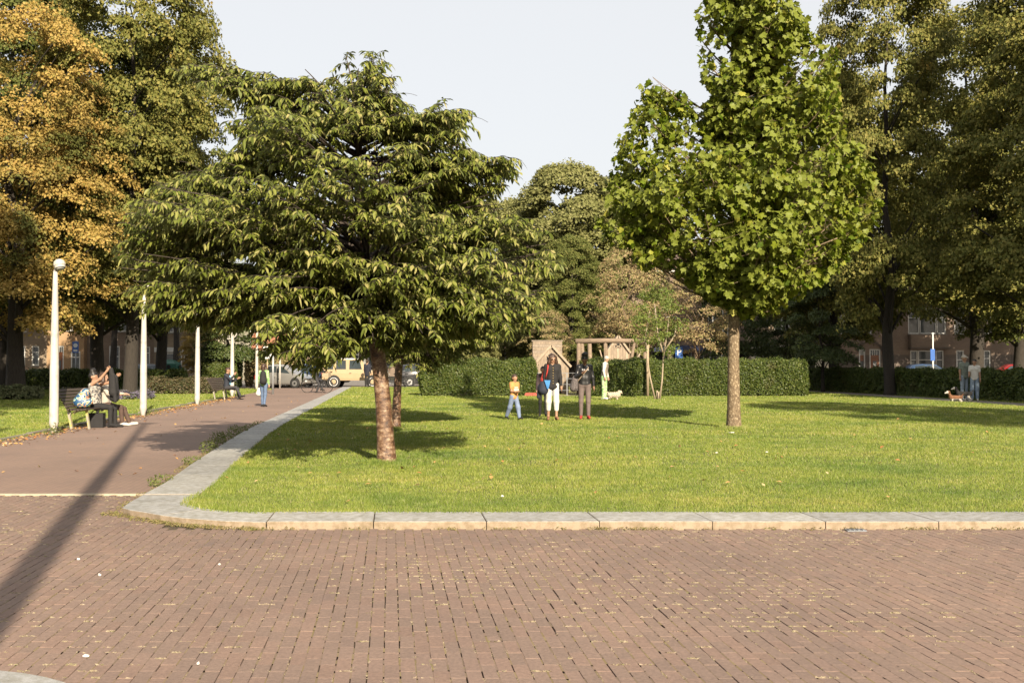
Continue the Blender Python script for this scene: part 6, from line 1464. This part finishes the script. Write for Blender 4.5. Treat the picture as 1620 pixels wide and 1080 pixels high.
        if hair_kind == 'bun': hc += [(tuple(hp(0, 0.015, 0.11)), tuple(hp(0.01, 0.02, 0.165)), 0.062 * s, 0.072 * s), (tuple(hp(0.03, 0.03, 0.15)), tuple(hp(0.045, 0.03, 0.165)), 0.05 * s, 0.045 * s), (tuple(hp(-0.035, 0.02, 0.145)), tuple(hp(-0.045, 0.02, 0.16)), 0.05 * s, 0.04 * s)]
        if hair_kind == 'cap': hc = [(tuple(hp(0, 0.015, 0.065)), tuple(hp(0, -0.005, 0.07)), 0.090 * s, 0.084 * s), (tuple(hp(0, -0.07, 0.055)), tuple(hp(0, -0.14, 0.045)), 0.035 * s, 0.02 * s)]
        V, Fq = skin(hc, 0.011, 0.03); link('cap' if hair_kind == 'cap' else 'hair', raw_mesh('hair', V, 4, Fq, hair, smooth=True), root)
    if glasses:
        g_ = MB()
        for sx in (-1, 1): g_.blob(hp(0.034 * sx, -0.088, 0.018), (0.026 * s, 0.008 * s, 0.020 * s), 8)
        g_.bar(hp(-0.05, -0.086, 0.022), hp(0.05, -0.086, 0.022), 0.006, 0.006); g_.build('sunglasses', TRIMK, root, True)
    mw = root.matrix_basis if False else Matrix.Translation(Vector(loc)) @ Matrix.Rotation(face, 4, 'Z')
    return dict(root=root, s=s, up=lambda *a: mw @ up(*a), hand={1: mw @ hands[0][1], -1: mw @ hands[1][1]}, sh={1: mw @ up(0.475, 0.165), -1: mw @ up(0.475, -0.165)}, hd=mw @ hd, hp=lambda *a: mw @ hp(*a), mw=mw)
BLACKC = cloth('black', (0.018, 0.017, 0.018)); WHITEC = cloth('white', (0.70, 0.68, 0.63), var=0.1); JEANS = cloth('jeans', (0.12, 0.18, 0.30)); HAIRB = M('hair_black', (0.015, 0.012, 0.010), 0.5, 0.3, 30, .3); HAIRBR = M('hair_brown', (0.06, 0.03, 0.018), 0.5, 0.3, 30, .3)
def blobthing(name, cones, mat, label, cat, h=0.014, k=0.03, group=None):
    V, Fq = skin(cones, h, k); c0 = Vector(cones[0][0]); o = link(name, raw_mesh(name, V - np.array(c0), 4, Fq, mat, smooth=True)); o.location = c0; return tag(o, label, cat, group)
# the group walking over the lawn
WG = 'people walking on the lawn'
p = G(813, 664, LZ)
boy = person((p.x, p.y, LZ + .01), R(38), 1.14, 'boy in an orange T-shirt and blue jeans walking beside the women', dict(ll=(0.32, 0.10), rl=(-0.30, 0.25), la=(0.10, 0.12, 1.45, -0.75), ra=(0.15, 0.15, 1.35, -0.4), head=0.05, lean=0.05),
    top=cloth('orange', (0.62, 0.30, 0.10)), legs=cloth('light_jeans', (0.20, 0.26, 0.40)), skin_='tan', hair=HAIRBR, shoes=BLACKC, sleeve='short', build=1.12, top_len=0.06, group=WG, wide=1.35, hs=1.22)
q = boy['mw']; pr_ = MB().box((0, 0, 0), (0.12, 0.004, 0.035)).box((0.0, 0.0, -0.06), (0.16, 0.004, 0.055)).build('shirt_print', cloth('print_pale', (0.66, 0.60, 0.50)), boy['root']); pr_.location = (0.0, -0.112 * boy['s'] * .92 - 0.002, 1.00 * boy['s'] + .16)
pr_.location = (0.0, -0.098, 0.82)
p = G(874, 665, LZ)
wom = person((p.x, p.y, LZ + .01), R(4), 1.66, 'woman in a black buttoned cardigan, cropped white trousers and sunglasses walking towards the plaza', dict(ll=(0.10, 0.05), rl=(-0.06, 0.12), la=(0.02, 0.16, 0.12), ra=(0.0, 0.14, 0.15), head=0.22, headyaw=0.2),
    top=BLACKC, legs=WHITEC, skin_='tan', hair=HAIRBR, hair_kind='long', shoes=cloth('brown_boot', (0.28, 0.14, 0.07)), sleeve='long', leg_len='capri', build=1.0, top_len=0.10, group=WG, wide=1.25, glasses=True)
bt = MB()
for i in range(7): bt.blob((0.005, -0.118 - 0.004 * math.sin(i), 1.32 - i * 0.065), (0.011, 0.006, 0.011), 6)
bt.build('buttons', M('gold_button', (0.6, 0.42, 0.15), 0.35), wom['root'])
sh = wom['sh'][-1]; u = wom['up']
blobthing('shoulder_bag', [(tuple(u(0.30, -0.17, 0.10)), tuple(u(0.10, -0.20, 0.08)), 0.08, 0.11)], cloth('red', (0.50, 0.05, 0.04)), 'red backpack hanging from the shoulder of the woman in white trousers', 'bag')
st = MB().tube([sh + Vector((0.04, -0.02, 0.06)), u(0.46, -0.13, -0.11), u(0.33, -0.15, -0.12), u(0.15, -0.19, -0.06)], 0.018, 6).build('bag_strap', MATS['cloth_red'], None, True); tag(st, 'red shoulder strap across the black cardigan', 'strap')
hb = wom['hand'][-1]
bg_ = blobthing('carried_bag', [(tuple(hb + Vector((-0.02, -0.08, 0.10))), tuple(hb + Vector((-0.02, -0.08, -0.02))), 0.10, 0.13), (tuple(hb + Vector((-0.10, -0.02, 0.05))), tuple(hb + Vector((-0.14, 0, -0.20))), 0.07, 0.05)], cloth('dark_navy', (0.025, 0.03, 0.05)), 'dark bundle with a bright blue flap carried low by the woman in white trousers', 'bag')
fl_ = MB().add([(0.02, -0.135, 0.12), (0.17, -0.115, 0.12), (0.13, -0.145, -0.08), (0.09, -0.15, -0.10), (0.02, -0.125, 0.12), (0.17, -0.10, 0.12), (0.13, -0.13, -0.08), (0.09, -0.135, -0.10)], [(0, 1, 2, 3), (7, 6, 5, 4), (0, 4, 5, 1), (1, 5, 6, 2), (2, 6, 7, 3), (3, 7, 4, 0)]).build('flap', cloth('bright_blue', (0.05, 0.22, 0.55)), bg_)
p = G(859, 659, LZ)
person((p.x, p.y, LZ + .01), R(0), 1.35, 'child in dark clothes almost hidden behind the woman in white trousers', dict(ll=(0.2, 0.1), rl=(-0.15, 0.1)), top=cloth('dark_plum', (0.05, 0.03, 0.035)), legs=BLACKC, skin_='tan', hair=HAIRB, shoes=BLACKC, build=0.9, group=WG)
p = G(925, 663, LZ)
w2 = person((p.x, p.y, LZ + .01), R(0), 1.64, 'woman with a high hair bun, dark leather jacket and taupe trousers looking down', dict(ll=(0.06, 0.02), rl=(-0.02, 0.05), la=(0.0, 0.20, 0.05), ra=(0.25, 0.25, 1.75, 0, -0.7), head=0.38, headyaw=-0.15),
    top=M('leather_black', (0.02, 0.02, 0.022), 0.35, 0.2, 8, .3), legs=cloth('taupe', (0.17, 0.13, 0.12)), skin_='brown', hair=HAIRB, hair_kind='bun', shoes=cloth('red_shoe', (0.42, 0.05, 0.04)), build=1.06, top_len=0.02, group=WG)
u = w2['up']
st = MB().tube([u(0.50, 0.10, -0.02), u(0.44, 0.09, -0.125), u(0.28, -0.04, -0.135), u(0.12, -0.17, -0.10), u(0.02, -0.22, 0.0)], 0.016, 6).build('bag_strap', cloth('strap_tan', (0.35, 0.27, 0.20)), None, True); tag(st, 'pale strap slung across the dark leather jacket', 'strap')
blobthing('hip_bag', [(tuple(u(0.10, -0.27, -.02)), tuple(u(-0.10, -0.30, -.02)), 0.09, 0.11), (tuple(u(0.18, -0.27, 0)), tuple(u(0.16, -0.27, 0)), 0.06, 0.06)], cloth('grey_pattern', (0.14, 0.12, 0.12), var=0.7, sc_=30), 'patterned grey bag hanging at the hip of the woman in the leather jacket', 'bag')
# man with the dog
p = G(956, 632, LZ)
mn = person((p.x, p.y, LZ + .01), R(70), 1.76, 'older man in a white shirt, grey vest and green patterned trousers standing side-on', dict(lean=0.10, ll=(0.04, 0.06), rl=(0.0, 0.04), la=(0.0, 0.1, 0.22), ra=(-0.05, 0.12, 0.25), head=0.28),
    top=WHITEC, legs=None, skin_='light', hair=M('hair_grey', (0.50, 0.46, 0.42), 0.6), shoes=WHITEC, build=1.05, h=0.015)
GPAT = nt('cloth_green_pattern'); m, t, b = GPAT; n1 = noise(t, 14, 2); r1 = ramp(t, [(0.45, (0.167, 0.319, 0.106)), (0.55, (0.418, 0.471, 0.304))]); t.links.new(n1.outputs[0], r1.inputs[0]); t.links.new(r1.outputs[0], b.inputs['Base Color']); b.inputs['Roughness'].default_value = 0.85; GPAT = m
def trousers_for(P, th=((0.04, 0.06), (0.0, 0.04)), H=1.76, mat=GPAT, dz=0.88):
    s = H / 1.75; cs = []
    for sd, (a, k_) in ((1, th[0]), (-1, th[1])):
        hip = Vector((sd * .09 * s, 0, dz * s)); k = hip + rotv((sd * .01 * s, 0, -.43 * s), a); an = k + rotv((0, 0, -.39 * s), a - k_)
        cs += [(tuple(hip), tuple(k), .10 * s, .072 * s), (tuple(k), tuple(an), .072 * s, .062 * s)]
    cs += [((.05 * s, 0, dz * s + .04), (.045 * s, 0, dz * s + .16), .11 * s, .10 * s), ((-.05 * s, 0, dz * s + .04), (-.045 * s, 0, dz * s + .16), .11 * s, .10 * s)]
    V, Fq = skin(cs, .015, .03); return link('trousers', raw_mesh('trousers', V, 4, Fq, mat, smooth=True), P['root'])
trousers_for(mn)
vs_ = []
s_ = 1.76 / 1.75; mi_ = mn['mw'].inverted(); u = lambda *a: tuple(mi_ @ mn['up'](*a))
for sx in (-1, 1): vs_ += [(u(0.04, .055 * sx), u(.16, .045 * sx), .118, .112), (u(.16, .045 * sx), u(.38, .065 * sx), .112, .119), (u(.38, .065 * sx), u(.48, .055 * sx), .116, .068)]
V, Fq = skin(vs_, .015, .035); link('vest', raw_mesh('vest', V, 4, Fq, cloth('taupe_vest', (0.27, 0.22, 0.18)), smooth=True), mn['root'])
def dog(loc, rz, label, mat, L=0.45, H=0.35, fluffy=0.0, mat2=None, head_up=0.1, cat='dog'):
    root = empty('dog', loc, rz, label, cat); k = L / 0.45; f = 1 + fluffy
    z = H * 0.68
    c_ = [((-.20 * k, 0, z), (.02 * k, 0, z * .98), .075 * k * f, .080 * k * f), ((.02 * k, 0, z * .98), (.19 * k, 0, z), .080 * k * f, .088 * k * f), ((.19 * k, 0, z + .02), (.28 * k, 0, z + .13 * k + head_up * .5), .06 * k * f, .05 * k * f),
          ((.28 * k, 0, z + .15 * k + head_up * .5), (.33 * k, 0, z + .15 * k + head_up * .5), .058 * k * f, .048 * k * f), ((.34 * k, 0, z + .135 * k + head_up * .5), (.42 * k, 0, z + .115 * k + head_up * .5), .034 * k, .024 * k),
          ((.275 * k, .05 * k, z + .19 * k + head_up * .5), (.26 * k, .075 * k, z + .13 * k + head_up * .5), .02 * k, .014 * k), ((.275 * k, -.05 * k, z + .19 * k + head_up * .5), (.26 * k, -.075 * k, z + .13 * k + head_up * .5), .02 * k, .014 * k),
          ((-.22 * k, 0, z + .04), (-.31 * k, 0, z + .13 * k), .028 * k * f, .018 * k * f)]
    for sd in (-1, 1):
        y = .055 * k * sd
        c_ += [((.17 * k, y, z * .9), (.16 * k, y, z * .45), .042 * k * f, .024 * k * f), ((.16 * k, y, z * .45), (.175 * k, y, .03), .024 * k * f, .020 * k * f), ((.175 * k, y, .022), (.205 * k, y, .018), .021 * k, .017 * k),
               ((-.17 * k, y, z * .9), (-.13 * k, y, z * .55), .055 * k * f, .034 * k * f), ((-.13 * k, y, z * .55), (-.21 * k, y, z * .33), .03 * k * f, .02 * k * f), ((-.21 * k, y, z * .33), (-.195 * k, y, .03), .02 * k * f, .018 * k), ((-.195 * k, y, .022), (-.16 * k, y, .018), .021 * k, .017 * k)]
    V, Fq = skin(c_, 0.011, .02)
    if fluffy:
        q = np.random.default_rng(3); V = V + np.stack([np.sin(V[:, 1] * 90 + V[:, 2] * 60), np.sin(V[:, 0] * 80 + V[:, 2] * 70), np.sin(V[:, 0] * 70)], 1) * 0.006 + q.normal(size=V.shape) * 0.003
    mi = None; ms = [mat]
    if mat2 is not None:
        ms = [mat, mat2]; cen = V[Fq].mean(1); mi = ((cen[:, 2] < z * .75) | (cen[:, 0] > .31 * k)).astype(int)
    link('body', raw_mesh('body', V, 4, Fq, ms, mi, smooth=True), root)
    e = MB(); hz = z + .16 * k + head_up * .5
    for sd in (-1, 1): e.blob((.345 * k, .028 * k * sd, hz), (.008, .008, .008), 6)
    e.blob((.44 * k, 0, z + .115 * k + head_up * .5), (.014, .014, .012), 6); e.build('eyes_and_nose', EYEW, root, True)
    return root
FURP = M('fur_pale', (0.58, 0.50, 0.38), 0.95, .25, 25, .5); FURB = M('fur_brown', (0.20, 0.09, 0.04), .9, .3, 20, .4); FURK = M('fur_black', (0.02, 0.018, 0.016), .85, .2, 20, .4); FURW = M('fur_white', (.6, .56, .5), .9, .15, 20, .4)
p = G(971, 632, LZ); dog((p.x, p.y, LZ + .01), R(-12), 'fluffy pale dog standing at the feet of the man in green trousers', FURP, L=0.36, H=.27, fluffy=0.75, head_up=-0.02)
# couple on the right with dogs
p = G(1531, 634, 0.0)
m1 = person((p.x - .02, p.y + .25, 0.02), R(15), 1.84, 'man in a grey-green T-shirt and pale cap on the path by the right hedge', dict(la=(0.1, .1, .3), ra=(0.0, .12, .12), headyaw=.6), top=cloth('sage', (0.22, 0.26, 0.22)), legs=cloth('pale_jeans', (0.30, 0.37, 0.45)), skin_='tan', hair=M('cap_pale', (.55, .50, .42), .8), hair_kind='cap', shoes=WHITEC, sleeve='short', top_len=.06, h=.016)
w3 = person((p.x + .24, p.y - .1, 0.02), R(-25), 1.68, 'woman in a white T-shirt and wide blue jeans beside the two dogs', dict(la=(0.0, .12, .2), ra=(.3, .15, .9), headyaw=-.4), top=WHITEC, legs=cloth('pale_jeans2', (0.26, 0.34, 0.44)), skin_='tan', hair=HAIRB, shoes=WHITEC, sleeve='short', top_len=.04, wide=1.35, h=.016)
p2 = G(1522, 634, 0.0); dog((p2.x, p2.y - .2, .02), R(150), 'black and white dog sitting between the couple and the brown dog', FURK, L=.5, H=.42, mat2=FURW)
p2 = G(1512, 637, 0.0); dog((p2.x, p2.y, .02), R(185), 'small reddish brown dog in front of the couple', FURB, L=.46, H=.28, mat2=FURW)
# woman in the green top on the path
p = G(417, 643)
w4 = person((p.x, p.y, 0), R(165), 1.50, 'woman in a green leafy top and blue jeans walking away along the path', dict(ll=(.12, .05), rl=(-.1, .12), la=(.0, .15, .3), ra=(.0, .15, .1)), top=None or GPAT, legs=JEANS, skin_='light', hair=HAIRBR, hair_kind='long', shoes=BLACKC, top_len=.05, h=.016)
u = w4['up']
blobthing('backpack', [(tuple(u(.40, -.06, .16)), tuple(u(.10, -.08, .18)), .10, .13)], BLACKC, 'black backpack on the woman in the green top', 'bag')
hb = w4['hand'][1]; blobthing('white_bag', [(tuple(hb + Vector((-.03, 0, -.10))), tuple(hb + Vector((-.03, 0, -.26))), .05, .11)], WHITEC, 'white carrier bag held by the woman in the green top', 'bag')
# cyclist
pp = G(501, 621)
cy = person((pp.x - .02, pp.y, 0), R(80), 1.75, 'cyclist in dark clothes on the black bicycle with the crate', dict(hip=0.80, lean=.25, ll=(1.05, 1.35), rl=(.5, .9), la=(.9, .1, .5), ra=(.9, .1, .5)), top=BLACKC, legs=cloth('charcoal', (.04, .04, .045)), skin_='tan', hair=HAIRB, shoes=BLACKC, h=.017)
p = Vector(((581 - 810) / F * 63, 63, 0)); person(tuple(p), R(160), 1.80, 'standing figure in dark navy clothes beside the cream off-road car', None, top=cloth('navy_coat', (.02, .022, .04)), legs=BLACKC, skin_='tan', hair=HAIRBR, shoes=BLACKC, top_len=.15, h=.018)
# child by the playhouse
p = Vector(((835 - 810) / F * 46.2, 46.2, LZ)); person(tuple(p), R(120), 1.45, 'crouching child in a white top and blue trousers behind the low fence', dict(hip=.42, lean=.35, ll=(1.5, 1.9), rl=(1.4, 1.9), la=(.8, .1, .5), ra=(.7, .1, .6)), top=WHITEC, legs=cloth('play_blue', (.05, .15, .42)), skin_='light', hair=HAIRB, shoes=BLACKC, h=.016)
# women on the near bench, facing the path (towards +x, slightly to the camera)
bx, by = B1.x - 0.05, B1.y + 0.62
PATT = nt('cloth_patterned'); m, t, b = PATT; n1 = noise(t, 22, 2); r1 = ramp(t, [(0.44, (0.076, 0.076, 0.084)), (0.54, (0.380, 0.350, 0.304))]); t.links.new(n1.outputs[0], r1.inputs[0]); t.links.new(r1.outputs[0], b.inputs['Base Color']); b.inputs['Roughness'].default_value = .85; PATT = m
wb1 = person((bx + .30, by - .05, 0), R(84), 1.68, 'woman on the near bench raising her bare arms to hold up a black jacket', dict(hip=.50, lean=-.12, ll=(1.45, 1.40), rl=(1.50, 1.50), la=(1.75, .10, .45), ra=(2.15, .12, .30), head=.05), top=PATT, legs=BLACKC, skin_='tan', hair=HAIRB, hair_kind='bun', shoes=BLACKC, sleeve='none')
wb2 = person((bx + .32, by + .48, 0), R(88), 1.66, 'woman in brown trousers and white shoes sitting on the far side of the near bench', dict(hip=.50, lean=-.10, ll=(1.35, .95), rl=(1.45, 1.35), la=(.7, .1, .8), ra=(.7, .1, .8)), top=cloth('cream_top', (.5, .45, .38)), legs=cloth('brown_trousers', (.10, .06, .045)), skin_='light', hair=HAIRBR, hair_kind='long', shoes=WHITEC)
ha = wb1['hand'][-1]; hl = wb1['hand'][1]
jc = [(tuple(ha + Vector((.06, 0, -.02))), tuple(ha + Vector((.10, .02, -.55))), .05, .10), (tuple(ha.lerp(hl, .6) + Vector((.03, 0, -.1))), tuple(ha.lerp(hl, .5) + Vector((.02, .03, -.6))), .05, .11), (tuple(ha + Vector((.12, -.02, -.15))), tuple(ha + Vector((.17, -.02, -.75))), .04, .045)]
blobthing('jacket', jc, BLACKC, 'black jacket held up in the air by the woman on the near bench', 'jacket')
RUCK = nt('cloth_rucksack'); m, t, b = RUCK; n1 = noise(t, 5, 1, coord='Generated'); r1 = ramp(t, [(0.40, (0.02, 0.07, 0.16)), (0.47, (0.35, 0.55, 0.42)), (0.53, (0.60, 0.22, 0.08)), (0.62, (0.04, 0.12, 0.22))]); r1.color_ramp.interpolation = 'CONSTANT'; t.links.new(n1.outputs[0], r1.inputs[0]); t.links.new(r1.outputs[0], b.inputs['Base Color']); RUCK = m
blobthing('rucksack', [((bx + .10, by - .46, .62), (bx + .20, by - .42, .82), .15, .11), ((bx + .22, by - .48, .58), (bx + .32, by - .45, .62), .10, .08)], RUCK, 'colourful blue, mint and orange rucksack lying on the near bench', 'bag')
bb_ = empty('dark_bag', (bx + .34, by - .10, 0), R(10), 'black bag standing under the near bench', 'bag')
MB().box((0, 0, .17), (.34, .30, .33)).build('bag_body', BLACKC, bb_); MB().torus((0, -.155, .33), .08, .012, 'Y', 10, 5, a0=0, a1=PI).build('handle', BLACKC, bb_)
bx2, by2 = B2.x - .2, B2.y + .3
mb2 = person((bx2 + .30, by2, 0), R(84), 1.80, 'man in a dark suit and light blue shirt sitting on the farther bench', dict(hip=.50, lean=.02, ll=(1.45, 1.35), rl=(1.6, 1.1), la=(.5, .1, 1.5), ra=(.9, .1, 1.6), head=.2), top=cloth('dark_suit', (.025, .03, .045)), legs=cloth('dark_suit2', (.04, .04, .045)), skin_='tan', hair=HAIRBR, shoes=BLACKC, h=.016)
tie = blobthing('blue_scarf', [(tuple(mb2['up'](.44, 0, -.12)), tuple(mb2['up'](.12, 0, -.15)), .035, .045)], cloth('sky_blue', (.25, .50, .68)), 'light blue shirt front of the man on the farther bench', 'scarf')
